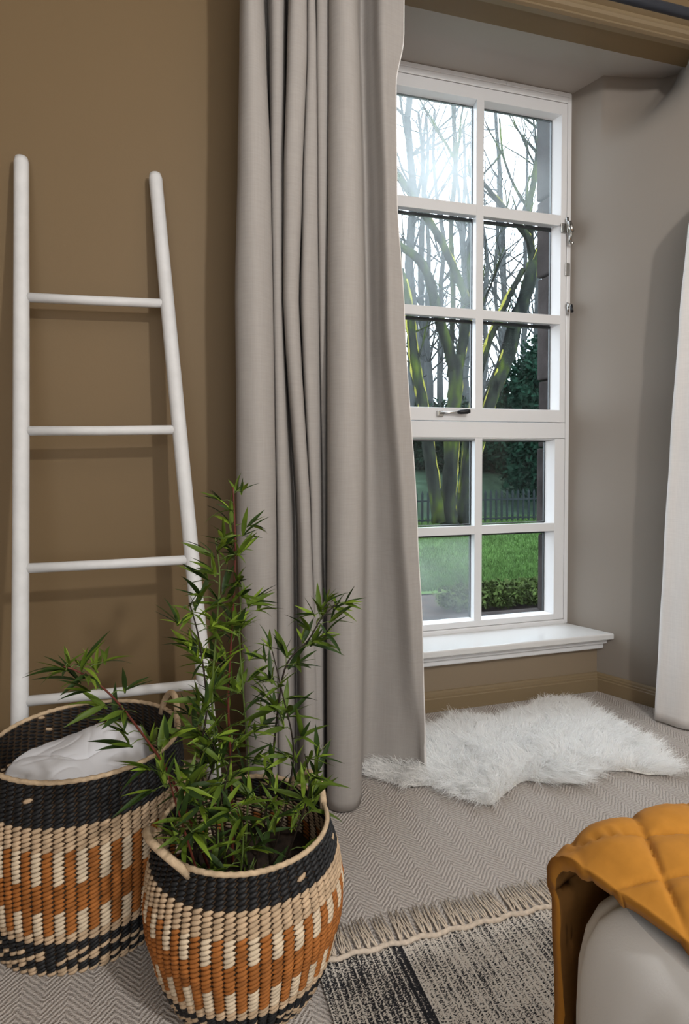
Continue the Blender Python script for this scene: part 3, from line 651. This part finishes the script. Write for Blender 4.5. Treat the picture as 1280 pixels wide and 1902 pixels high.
# ------------------------------------------------------------------ sheepskin
outline = [(640,1395),(690,1375),(790,1350),(835,1328),(900,1330),(955,1322),(1005,1298),(1060,1296),(1100,1312),(1150,1338),(1200,1368),(1245,1402),(1262,1422),(1225,1428),(1170,1420),(1120,1422),(1085,1440),(1030,1444),(975,1440),(940,1462),(905,1486),(850,1468),(800,1450),(745,1450),(700,1436),(670,1425)]
OP = [at_z(x, y + (9 if y > 1405 else 3), .012) for x, y in outline]
OC = Vector((sum(p.x for p in OP) / len(OP), sum(p.y for p in OP) / len(OP), 0))
ring = catmull([Vector((p.x, p.y, 0)) for p in OP + [OP[0]]], 4)[:-1]
mb = MB(); Pm = []
for i in range(11):
    k = i / 10
    Pm.append([Vector((OC.x + (p.x - OC.x) * (.02 + .93 * k), OC.y + (p.y - OC.y) * (.02 + .93 * k), .004 + .014 * (1 - k ** 4))) for p in ring])
mb.grid(Pm, closed_u=True); sk = mb.build('sheepskin_rug', M['skin']); tag(sk, 'fluffy white sheepskin rug lying on the carpet below the window', 'sheepskin')
def fleece():
    g = np.random.default_rng(5); R = np.array([(p.x, p.y) for p in ring]); C = np.array([OC.x, OC.y]); n = 60000
    seg = g.integers(0, len(R), n); a = R[seg]; b = R[(seg + 1) % len(R)]; t = g.random((n, 1))
    area = np.abs((R[:, 0] - C[0]) * (np.roll(R, -1, 0)[:, 1] - C[1]) - (R[:, 1] - C[1]) * (np.roll(R, -1, 0)[:, 0] - C[0])); pr = area / area.sum()
    seg = g.choice(len(R), n, p=pr); a = R[seg]; b = R[(seg + 1) % len(R)]
    rim = a * (1 - t) + b * t; k = np.sqrt(g.random((n, 1))) * .985; P0 = C + (rim - C) * k
    out = rim - C; out /= np.linalg.norm(out, axis=1, keepdims=True)
    cl = np.stack([[noise.noise(Vector((x * 9, y * 9, 0))) for x, y in P0], [noise.noise(Vector((x * 9, y * 9, 5))) for x, y in P0]], 1)
    clump = np.stack([[noise.noise(Vector((x * 38, y * 38, 1))) for x, y in P0], [noise.noise(Vector((x * 38, y * 38, 7))) for x, y in P0]], 1)
    d = out * (k ** 3 * .75 + .10) + cl * .9 + clump * 1.2 + g.normal(0, .28, (n, 2))
    L = g.uniform(.034, .066, (n, 1)); rise = np.clip(g.normal(.85, .2, (n, 1)) - .35 * k ** 4, .15, 1.15)
    z0 = .004 + .014 * (1 - k ** 4)
    S = 5; pts = []
    for s in range(S):
        u = s / (S - 1)
        xy = P0 + d * L * (u ** 1.6) * .75; z = z0 + L * rise * (u - .42 * u * u)
        pts.append(np.concatenate([xy, np.maximum(z, .004)], 1))
    pts = np.stack(pts, 1)                           # n,S,3
    wd = g.normal(0, 1, (n, 3)); wd[:, 2] *= .4; wd /= np.linalg.norm(wd, axis=1, keepdims=True)
    wid = np.array([1, 1, .85, .6, .12]) * .0008
    A = pts - wd[:, None] * wid[None, :, None]; B = pts + wd[:, None] * wid[None, :, None]
    V = np.stack([A, B], 2).reshape(-1, 3)
    base = (np.arange(n) * S * 2)[:, None, None]; q = np.array([[2 * s, 2 * s + 1, 2 * s + 3, 2 * s + 2] for s in range(S - 1)])[None]
    Fc = (base + q).reshape(-1, 4)
    me = bpy.data.meshes.new('fleece'); me.vertices.add(len(V)); me.vertices.foreach_set('co', V.ravel())
    me.loops.add(Fc.size); me.loops.foreach_set('vertex_index', Fc.ravel()); me.polygons.add(len(Fc))
    me.polygons.foreach_set('loop_start', np.arange(0, Fc.size, 4)); me.polygons.foreach_set('loop_total', np.full(len(Fc), 4)); me.update(); me.validate()
    me.polygons.foreach_set('use_smooth', [True] * len(me.polygons))
    m = bpy.data.materials.new('white_fleece'); m.use_nodes = True; nt = m.node_tree; p = nt.nodes['Principled BSDF']
    p.inputs['Base Color'].default_value = (.97, .965, .955, 1); p.inputs['Roughness'].default_value = .8; p.inputs['Specular IOR Level'].default_value = .15
    tr = node(nt, 'ShaderNodeBsdfTranslucent'); tr.inputs[0].default_value = (.98, .975, .965, 1); mx = node(nt, 'ShaderNodeMixShader'); mx.inputs[0].default_value = .40
    nt.links.new(p.outputs[0], mx.inputs[1]); nt.links.new(tr.outputs[0], mx.inputs[2]); nt.links.new(mx.outputs[0], nt.nodes['Material Output'].inputs[0])
    me.materials.append(m)
    o = bpy.data.objects.new('fleece', me); col.objects.link(o); place(o, sk); o['kind'] = 'stuff'
fleece()

# ------------------------------------------------------------------ flat-woven rug with tassels
RGX0, RGX1, RGY = .285, 1.75, 1.148
rug = empty('flatweave_rug', (.9, .7, 0)); tag(rug, 'black and cream flat-woven rug with tasselled edge, partly under the bed', 'rug')
mb = MB(); xs = np.arange(RGX0, 1.0, .0135 / 6); xs = np.concatenate([xs, np.arange(1.0, RGX1, .05)])
ys = [RGY - .006, RGY - .01, 1.0, .8, .5, .2, -.4]
Pm = []
for y in ys:
    Pm.append([(x, y + (.003 * math.sin(x * 90) if y > 1.1 else 0), .005 + (.0016 * (math.cos(2 * PI * (x - .0033) / .0135)) if x < 1.0 else 0)) for x in xs])
Pm.insert(0, [(p[0], p[1] + .003, .0005) for p in Pm[0]])
mb.grid(Pm); mb.build('woven_field', M['rug'], rug)
mb = MB(); mb.tube([(x, RGY + .003 * math.sin(x * 90), .006 + .001 * math.sin(x * 300)) for x in np.arange(RGX0, RGX1, .004)], .0052, 8); mb.build('selvedge', M['yarn'], rug)
tv = []
for v in range(7):
    rr = random.Random(v); mb = MB(); bx = rr.uniform(-.005, .012)
    for s in range(5):
        ox = (s - 2) * .0021; L = rr.uniform(.070, .092); ex = bx + ox * rr.uniform(.3, 1.3) + rr.uniform(-.004, .004); w = rr.uniform(-.003, .003)
        mb.tube([(ox * .5, 0, .006), (ox + ex * .25 + w, L * .3, .0075), (ox + ex * .6, L * .62, .0045), (ox + ex, L, .003)], [.0013, .0014, .0012, .0008], 5)
    tv.append(mb.mesh('tassel', M['yarn']))
x = RGX0 + .004; k = 0
while x < 1.02:
    o = bpy.data.objects.new('tassel', tv[rnd.randrange(7)]); col.objects.link(o); o.parent = rug; o.location = Vector((x, RGY + .002, 0)) - rug.location
    o.rotation_euler = (0, 0, rnd.uniform(-.06, .1)); x += rnd.uniform(.0150, .0200)

# ------------------------------------------------------------------ bed and quilt
bed = empty('bed', (1.3, -.3, 0)); tag(bed, 'bed with white linen side in the near right corner', 'bed')
def superell(cxy, hx, hy, n, e=10):
    out = []
    for i in range(n):
        a = 2 * PI * i / n; c, s = math.cos(a), math.sin(a)
        out.append((cxy[0] + hx * math.copysign(abs(c) ** (2 / e), c), cxy[1] + hy * math.copysign(abs(s) ** (2 / e), s)))
    return out
mb = MB(); rows = []
NB = 1200; bxy = superell((1.27, -.47), .8065, 1.075, NB, 44)
for z in [.03, .10, .18, .26, .34, .40, .44, .47, .488, .497, .50]:
    row = []
    for i, (x, y) in enumerate(bxy):
        n1 = noise.noise(Vector((x * 7 + y * 7, z * 1.2, 4))); k = (1 - z / .5)
        bulge = .003 * math.sin(PI * min(1, z / .5))
        pl_ = .004 * math.sin((y - x) * 45 + 2 * n1) * k + .006 * n1 * min(1, 2 * k)
        inset = (0 if z < .44 else .03 * ((z - .44) / .06) ** 2) - .020 * min(1, (.5 - z) / .11)
        dx, dy = (x - 1.27), (y + .47); l = math.hypot(dx, dy)
        if x < .55: pl_ -= .005 * math.exp(-((y - .578 - .02 * z) / .007) ** 2) - .003 * math.exp(-((y - .595 - .02 * z) / .008) ** 2) + .0025 * math.exp(-((y - .50 + .05 * z) / .02) ** 2)
        q = 1 + (bulge + pl_ - inset) / l
        row.append((1.27 + dx * q, -.47 + dy * q, z))
    rows.append(row)
mb.grid(rows, closed_u=True); mb.add(rows[-1], [tuple(range(NB))]); mb.build('linen_cover', M['sheet'], bed)
mb = MB(); mb.box((.56, -1.5, .001), (1.98, .52, .035)); mb.build('bed_base', M['stemdark'], bed, smooth=False, bevel=.01)
# quilt: profile over the far end of the bed (v), across the bed (u)
qx = list(np.arange(.452, .86, .003)) + list(np.arange(.86, 1.3, .03)) + list(np.arange(1.3, 2.11, .1))
prof = []
for z in np.arange(.16, .46, .012): prof.append((.640 + .006 * math.sin(z * 9), z, 1))
for a in np.linspace(0, PI / 2, 14): prof.append((.592 + .052 * math.cos(a), .468 + .052 * math.sin(a), 1 - a / (PI / 2) * .9))
for y in list(np.arange(.588, .30, -.003)) + list(np.arange(.30, -.3, -.03)) + list(np.arange(-.3, -.9, -.1)): prof.append((y, .520, 0))
def puff(a): return abs(math.sin(PI * a))
s_acc = 0; rows = []; py, pz = prof[0][0], prof[0][1]; arc = []
for (y, z, h) in prof:
    s_acc += math.hypot(y - py, z - pz); py, pz = y, z; arc.append(s_acc)
i0 = next(i for i, p in enumerate(prof) if p[2] == 0); a0 = arc[i0]; y0 = prof[i0][0]
for i, (y, z, h) in enumerate(prof):
    ym = y0 - (arc[i] - a0)                         # flattened cloth coordinate
    row = []
    for j, x in enumerate(qx):
        A = ((x * .812 - ym * .584) - .0953) / .071; B = ((x * .423 + ym * .906) - .756) / .068
        seam = math.exp(-(puff(A) / .10) ** 2) + math.exp(-(puff(B) / .10) ** 2)
        wr = math.sin(ym * 190 + 5 * noise.noise(Vector((x * 20, ym * 20, 1)))) * math.exp(-(puff(A) / .35) ** 2) + math.sin(x * 190 + 5 * noise.noise(Vector((x * 20, ym * 20, 6)))) * math.exp(-(puff(B) / .35) ** 2)
        e = x - .452; calm = (1 - .75 * math.exp(-(e / .022) ** 2)) * (.35 if h >= .8 else 1)
        hgt = .022 + calm * (.011 * (puff(A) * puff(B)) ** .4 - .0040 * min(1, seam) + .0010 * wr + .0030 * noise.noise(Vector((x * 16, ym * 16, 3))) + .0010 * noise.noise(Vector((x * 60, ym * 60, 8))))
        xe = .452 + (min(.036, .24 * max(0, .62 - ym)))        # the cloth's edge runs slightly askew
        edge = math.exp(-(e / .03) ** 2)
        crown = .030 * (1 - math.exp(-max(0, e) / .10)) - .010
        if h >= 1: nx, ny, nz = 0, 1, 0
        else:
            nn = Vector((0, h, 1 - h)).normalized(); nx, ny, nz = nn
        xx = x + (xe - .452) * math.exp(-e / .2)
        zz = z + nz * (hgt + crown) - edge * (.006 + .007 * h)
        yy = y + ny * (hgt - .006)
        if h > 0: xx += .014 * h * math.exp(-e / .03)
        if h >= .5: xx += (.002 * math.sin(z * 24) + .05 * max(0, .44 - z)) * math.exp(-e / .08)
        row.append((xx, yy, zz))
    rows.append(row)
mb = MB(); mb.grid(rows)
mb.f = [f[::-1] for f in mb.f]
ql = mb.build('quilt', [M['quilt'], M['quilt_under']]); tag(ql, 'mustard velvet quilt with diamond stitching draped over the corner of the bed', 'quilt')
d = ql.modifiers.new('wadding', 'SOLIDIFY'); d.thickness = .017; d.offset = -1; d.material_offset = 1; d.material_offset_rim = 0

# ------------------------------------------------------------------ garden: lawn, bed, fence, bank
GZ = -.4
mb = MB(); mb.grid([[(x, y, GZ + .02 * noise.noise(Vector((x, y, 0)))) for x in np.arange(-4, 30, .8)] for y in np.arange(5.6, 12.2, .4)]); o = mb.build('ground_lawn', M['lawn']); o['kind'] = 'structure'
mb = MB(); mb.grid([[(x, y, GZ - .01 + .02 * noise.noise(Vector((x * 4, y * 4, 0)))) for x in np.arange(-4, 12, .4)] for y in np.arange(2.5, 5.9, .2)]); o = mb.build('ground_border', M['mulch']); o['kind'] = 'structure'
mb = MB(); mb.grid([[(x, y, z + .12 * noise.noise(Vector((x * .7, y, 0)))) for x in np.arange(-6, 60, 1.0)] for y, z in ((11.5, GZ - .25), (12.0, GZ), (12.6, GZ + .1), (14, .25), (17, .7), (24, .9), (60, 1.5))]); o = mb.build('ground_bank', M['bank']); o['kind'] = 'structure'
def blades():
    g = np.random.default_rng(11); n = 44000
    y = 5.7 + 6.2 * g.random(n) ** 1.3; x = y * g.uniform(.05, .74, n); h = g.uniform(.03, .07, n); a = g.uniform(0, 2 * PI, n); w = .007
    V = np.zeros((n, 3, 3)); dx, dy = np.cos(a) * w, np.sin(a) * w
    V[:, 0] = np.stack([x - dx, y - dy, np.full(n, GZ)], 1); V[:, 1] = np.stack([x + dx, y + dy, np.full(n, GZ)], 1)
    V[:, 2] = np.stack([x + g.normal(0, .02, n), y + g.normal(0, .02, n), GZ + h], 1)
    me = bpy.data.meshes.new('grass'); V = V.reshape(-1, 3); me.vertices.add(len(V)); me.vertices.foreach_set('co', V.ravel()); Fc = np.arange(3 * n)
    me.loops.add(3 * n); me.loops.foreach_set('vertex_index', Fc); me.polygons.add(n); me.polygons.foreach_set('loop_start', np.arange(0, 3 * n, 3)); me.polygons.foreach_set('loop_total', np.full(n, 3)); me.update(); me.validate()
    me.materials.append(M['lawn']); o = bpy.data.objects.new('grass', me); col.objects.link(o)
    tag(o, 'short green lawn grass in the garden outside the window', 'grass', kind='stuff')
blades()
FYW = 11.1
fence = empty('iron_fence', (6.2, FYW, GZ)); tag(fence, 'dark iron picket fence at the far side of the lawn', 'fence')
mb = MB(); mb.box((-.02, -.012, 0), (.02, .012, .58)); mb.add([(-.026, -.014, .58), (.026, -.014, .58), (.026, .014, .58), (-.026, .014, .58), (0, 0, .66)], [(0, 1, 4), (1, 2, 4), (2, 3, 4), (3, 0, 4), (3, 2, 1, 0)]); pk = mb.mesh('picket', M['iron'], False)
for i in range(76):
    o = bpy.data.objects.new('picket', pk); col.objects.link(o); o.parent = fence; o.location = Vector((-.1 + .125 * i, FYW, GZ)) - fence.location; o.rotation_euler.z = rnd.uniform(-.1, .1)
for z in (.06, .44):
    mb = MB(); mb.box((-.2, FYW - .02, GZ + z), (9.4, FYW + .02, GZ + z + .03)); mb.build('fence_rail', M['iron'], fence, smooth=False)

# ------------------------------------------------------------------ trees
def branchify(mb, p, d, L, r, depth, rr, spread=.55, nseg=4, up=.12):
    pts = [p]; rads = [r]; q = p.copy(); dd = d.copy()
    for i in range(nseg):
        dd = (dd + Vector((rr.uniform(-1, 1), rr.uniform(-1, 1), rr.uniform(-.6, 1) )) * .16 + Vector((0, 0, up * .3))).normalized()
        q = q + dd * (L / nseg); pts.append(q.copy()); rads.append(r * (1 - .6 * (i + 1) / nseg))
    mb.tube(pts, rads, 5 if depth else 4, caps=False)
    if depth > 0:
        for k in range(rr.choice((2, 3, 3))):
            i = rr.randint(1, nseg); nd = (dd + Vector((rr.uniform(-1, 1), rr.uniform(-1, 1), rr.uniform(-.4, .9))) * spread * 1.5).normalized()
            branchify(mb, pts[i], nd, L * rr.uniform(.5, .8), rads[i] * .62, depth - 1, rr, spread, nseg, up)
def W9(px, py, Y=9.3): return at(px, py, Y)
main = empty('moss_covered_tree', W9(840, 975)); tag(main, 'nearest bare multi-stemmed tree with dark mossy trunks edged in painted yellow-green sunlight, beyond the lawn', 'tree', 'bare trees outside')
px = 9.3 * 1.1 / F                                      # metres per pixel there
limbs = [
 ([(835,985,9.3),(832,930,9.3),(838,860,9.3),(840,790,9.3),(846,720,9.3),(845,660,9.3)], [34,27,25,24,24,22]),
 ([(846,690,9.3),(828,630,9.2),(812,580,9.2),(800,525,9.2),(780,485,9.2),(752,462,9.2),(720,440,9.2)], [20,18,17,15,14,12,10]),
 ([(850,690,9.4),(862,620,9.4),(868,570,9.5),(848,510,9.6),(815,440,9.6),(785,395,9.6),(755,350,9.7),(700,270,9.8)], [18,16,14,13,13,12,11,8]),
 ([(815,970,9.2),(800,860,9.2),(786,760,9.2),(772,690,9.2),(764,620,9.2),(756,560,9.2),(744,500,9.2)], [22,20,19,18,16,14,12]),
 ([(860,975,9.4),(880,850,9.4),(912,740,9.4),(936,680,9.4),(955,610,9.4),(978,540,9.4),(992,485,9.4)], [26,26,25,26,25,22,20]),
 ([(990,500,9.4),(984,450,9.4),(965,420,9.4),(930,380,9.4),(890,330,9.4)], [13,12,11,9,6]),
 ([(990,500,9.4),(1008,450,9.3),(1020,400,9.3),(1024,330,9.3),(1040,240,9.3)], [16,15,14,12,9]),
 ([(855,960,9.5),(866,830,9.5),(884,720,9.5),(906,640,9.5),(936,570,9.5),(972,500,9.5)], [14,14,14,13,12,9]),
 ([(875,580,9.5),(872,470,9.6),(884,420,9.6),(878,330,9.7)], [9,8,6,4]),
 ([(955,610,9.2),(930,600,9.2),(905,585,9.2),(880,590,9.2)], [6,5,4,2]),
 ([(990,500,9.4),(984,430,9.5),(984,380,9.6),(996,310,9.7),(1002,240,9.8),(1006,150,9.9)], [13,12,11,10,8,6]),
 ([(990,345,9.65),(1010,303,9.7),(1040,262,9.7)], [8,6,4]),
 ([(984,390,9.6),(958,350,9.7),(935,290,9.8),(928,220,9.9)], [6,5,4,3]),
 ([(835,700,9.6),(842,560,9.7),(838,430,9.8),(846,300,9.9),(840,180,10)], [9,9,9,8,6]),
]
rr = random.Random(21)
for pts, ws in limbs:
    C = catmull([W9(*p) for p in pts], 5); R = catmull([Vector((w, 0)) for w in ws], 5)
    mb = MB(); mb.tube(C, [v.x * px * .5 * 1.12 for v in R], 10, jitter=.14, rr=rr); mb.build('limb', M['bark'], main)
# mossy edges of the limbs, with sun rim light painted into the strips' colour
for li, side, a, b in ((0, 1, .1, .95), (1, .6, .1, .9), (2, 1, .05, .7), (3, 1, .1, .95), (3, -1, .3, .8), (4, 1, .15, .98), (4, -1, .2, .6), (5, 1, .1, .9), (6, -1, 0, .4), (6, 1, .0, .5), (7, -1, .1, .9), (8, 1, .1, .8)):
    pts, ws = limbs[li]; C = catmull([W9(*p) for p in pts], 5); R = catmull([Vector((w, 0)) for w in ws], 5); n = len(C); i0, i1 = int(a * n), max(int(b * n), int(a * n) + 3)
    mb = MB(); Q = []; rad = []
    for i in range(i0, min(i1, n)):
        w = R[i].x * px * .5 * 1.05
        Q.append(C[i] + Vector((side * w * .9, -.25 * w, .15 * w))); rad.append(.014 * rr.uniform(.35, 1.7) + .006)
    mb.tube(Q, rad, 6, jitter=.3, rr=rr); mb.build('rimlit_moss', M['rimlit_moss'], main)
mb = MB()
for k in range(34):
    pts, ws = rr.choice(limbs[1:]); i = rr.randint(len(pts) // 2, len(pts) - 1); p = W9(*pts[i]); 
    branchify(mb, p, Vector((rr.uniform(-1, 1), rr.uniform(-.6, .6), rr.uniform(.1, 1))).normalized(), rr.uniform(.6, 1.4), rr.uniform(.012, .03), 3, rr)
mb.build('twigs', M['bark'], main)['kind'] = 'stuff'
# bare woodland behind
spots = [(752, 16, .16), (775, 24, .17), (800, 19, .12), (826, 30, .2), (858, 22, .13), (880, 27, .18), (905, 17, .11), (925, 33, .22), (948, 21, .13), (975, 26, .17), (1000, 18, .13), (1016, 30, .2), (790, 36, .2), (868, 38, .22), (940, 40, .2), (1010, 13.5, .12)]
protos = []
for v in range(4):
    rr = random.Random(40 + v); mb = MB()
    pts = [Vector((0, 0, 0))]; 
    for i in range(8): pts.append(pts[-1] + Vector((rr.uniform(-.25, .25), rr.uniform(-.25, .25), 1.9)))
    C = catmull(pts, 2); mb.tube(C, [.17 * (1 - .72 * i / len(C)) for i in range(len(C))], 7, jitter=.08, rr=rr); tr = mb.mesh('trunk', M['bark2'])
    mb = MB()
    for k in range(16):
        i = rr.randint(3, len(C) - 1); a = rr.uniform(0, 2 * PI)
        branchify(mb, C[i], Vector((math.cos(a), math.sin(a), rr.uniform(.3, 1.4))).normalized(), rr.uniform(1.4, 3.2), .06 * (1 - .5 * i / len(C)), 3, rr, .6)
    protos.append((tr, mb.mesh('branches', M['bark2'], False)))
ORD = 'first second third fourth fifth sixth seventh eighth ninth tenth eleventh twelfth thirteenth fourteenth fifteenth sixteenth'.split()
order = sorted(range(len(spots)), key=lambda i: spots[i][0])
for n, i in enumerate(order):
    x, Y, r = spots[i]; b = at(x, 841, Y); s = r / .16
    e = empty('bare_tree', (b.x, Y, .15 + (Y - 14) * .03)); e.rotation_euler.z = rnd.uniform(0, 6.28); e.scale = (s, s, s * rnd.uniform(.9, 1.15))
    tag(e, 'bare grey woodland tree beyond the fence, %s of that row' % ('leftmost' if n == 0 else 'rightmost' if n == len(order) - 1 else ORD[n] + ' from the left'), 'tree', 'woodland trees beyond the fence')
    for nm, me in zip(('trunk', 'branches'), protos[n % 4]):
        o = bpy.data.objects.new(nm, me); col.objects.link(o); o.parent = e
# the wood goes on to the left, out of the photograph's sight
mb = MB(); rr = random.Random(77)
for k in range(16):
    b = Vector((rr.uniform(-9, 4.2) , rr.uniform(15, 30), 0)); b.x = min(b.x, b.y * .30)
    pts = [b + Vector((rr.uniform(-.2, .2) * j, rr.uniform(-.2, .2) * j, 2.4 * j)) for j in range(7)]
    mb.tube(pts, [.2 * (1 - .12 * j) for j in range(7)], 7)
    for q in range(7): branchify(mb, pts[rr.randint(2, 6)], Vector((rr.uniform(-1, 1), rr.uniform(-1, 1), rr.uniform(.3, 1.2))).normalized(), rr.uniform(1.6, 3), .06, 2, rr, .6)
tag(mb.build('woodland', M['bark2'], smooth=False), 'bare grey woodland continuing beyond the fence', 'woodland', kind='stuff')
# evergreens and the low shrub
def bush_mesh(name, n, sx, sy, sz, leaf, seed, m, shell=.5):
    g = np.random.default_rng(seed); d = g.normal(0, 1, (n, 3)); d /= np.linalg.norm(d, axis=1, keepdims=True); r = (shell + (1 - shell) * g.random((n, 1)) ** .6)
    lump = np.array([[1 + .35 * noise.noise(Vector(tuple(q * 2.2 + seed)))] for q in d])
    P0 = d * r * lump * np.array([sx, sy, sz]) + np.array([0, 0, sz]); P0[:, 2] = np.abs(P0[:, 2])
    a = g.normal(0, 1, (n, 3)); a /= np.linalg.norm(a, axis=1, keepdims=True); b = np.cross(a, g.normal(0, 1, (n, 3))); b /= np.linalg.norm(b, axis=1, keepdims=True)
    s = leaf * g.uniform(.6, 1.3, (n, 1)); V = np.stack([P0 - a * s, P0 + b * s * .45, P0 + a * s, P0 - b * s * .45], 1).reshape(-1, 3)
    me = bpy.data.meshes.new(name); me.vertices.add(4 * n); me.vertices.foreach_set('co', V.ravel()); me.loops.add(4 * n); me.loops.foreach_set('vertex_index', np.arange(4 * n))
    me.polygons.add(n); me.polygons.foreach_set('loop_start', np.arange(0, 4 * n, 4)); me.polygons.foreach_set('loop_total', np.full(n, 4)); me.update(); me.validate(); me.materials.append(m); return me
def bush(name, label, cat, px_, Y, z, n, sx, sy, sz, leaf, seed, m, group=None, trunk=.05):
    b = at(px_, 841, Y); e = empty(name, (b.x, Y, z)); tag(e, label, cat, group)
    o = bpy.data.objects.new('foliage', bush_mesh('foliage', n, sx, sy, sz, leaf, seed, m)); col.objects.link(o); o.parent = e; o['kind'] = 'stuff'
    mb = MB(); mb.tube([(0, 0, 0), (.02, 0, sz * .6), (0, .02, sz * 1.3)], [trunk, trunk * .8, trunk * .4], 7); o = bpy.data.objects.new('stem', mb.mesh('stem', M['bark'])); col.objects.link(o); o.parent = e
for k, (x, Y, z, n, sx, sy, sz) in enumerate([(985, 12.6, -.1, 7000, .95, .8, 1.75), (1030, 13.5, 0, 7000, 1.2, 1, 2.0), (930, 15.5, .3, 6000, 1.3, 1, 1.0), (880, 17, .4, 6000, 1.5, 1, 1.0), (960, 19, .5, 6000, 1.6, 1, 1.3), (800, 16, .3, 6000, 1.4, 1, .95), (760, 18, .5, 6000, 1.6, 1, 1.1), (835, 20, .5, 6000, 1.8, 1, 1.2)]):
    lab = ['tall dark evergreen shrub behind the right end of the iron fence', 'tallest dark evergreen, farther right behind the stone jamb', 'dark evergreen bush behind the fence, fourth from the left', 'dark evergreen bush behind the fence, third from the left', 'dark evergreen bush behind the fence, last before the tall shrub', 'dark evergreen bush left of the mossy trunk base', 'dark evergreen bush farthest left behind the fence', 'dark evergreen bush farthest back, straight behind the mossy trunk'][k]
    bush('evergreen_bush', lab, 'bush', x, Y, z, n, sx, sy, sz, .085, k, M['ever'], 'tall evergreens' if k < 2 else 'evergreen undergrowth')
for k, x in enumerate((905, 940, 972, 1000, 860)):
    bush('border_shrub', 'low yellow-green border shrub outside the window, ' + ['second from the left', 'middle one of the row', 'second from the right', 'rightmost, beside the stone jamb', 'leftmost, behind the misted pane'][k], 'shrub', x, 5.0, GZ, 900, .26, .2, .11, .028, 30 + k, M['shrubleaf'], 'border shrubs', .012)
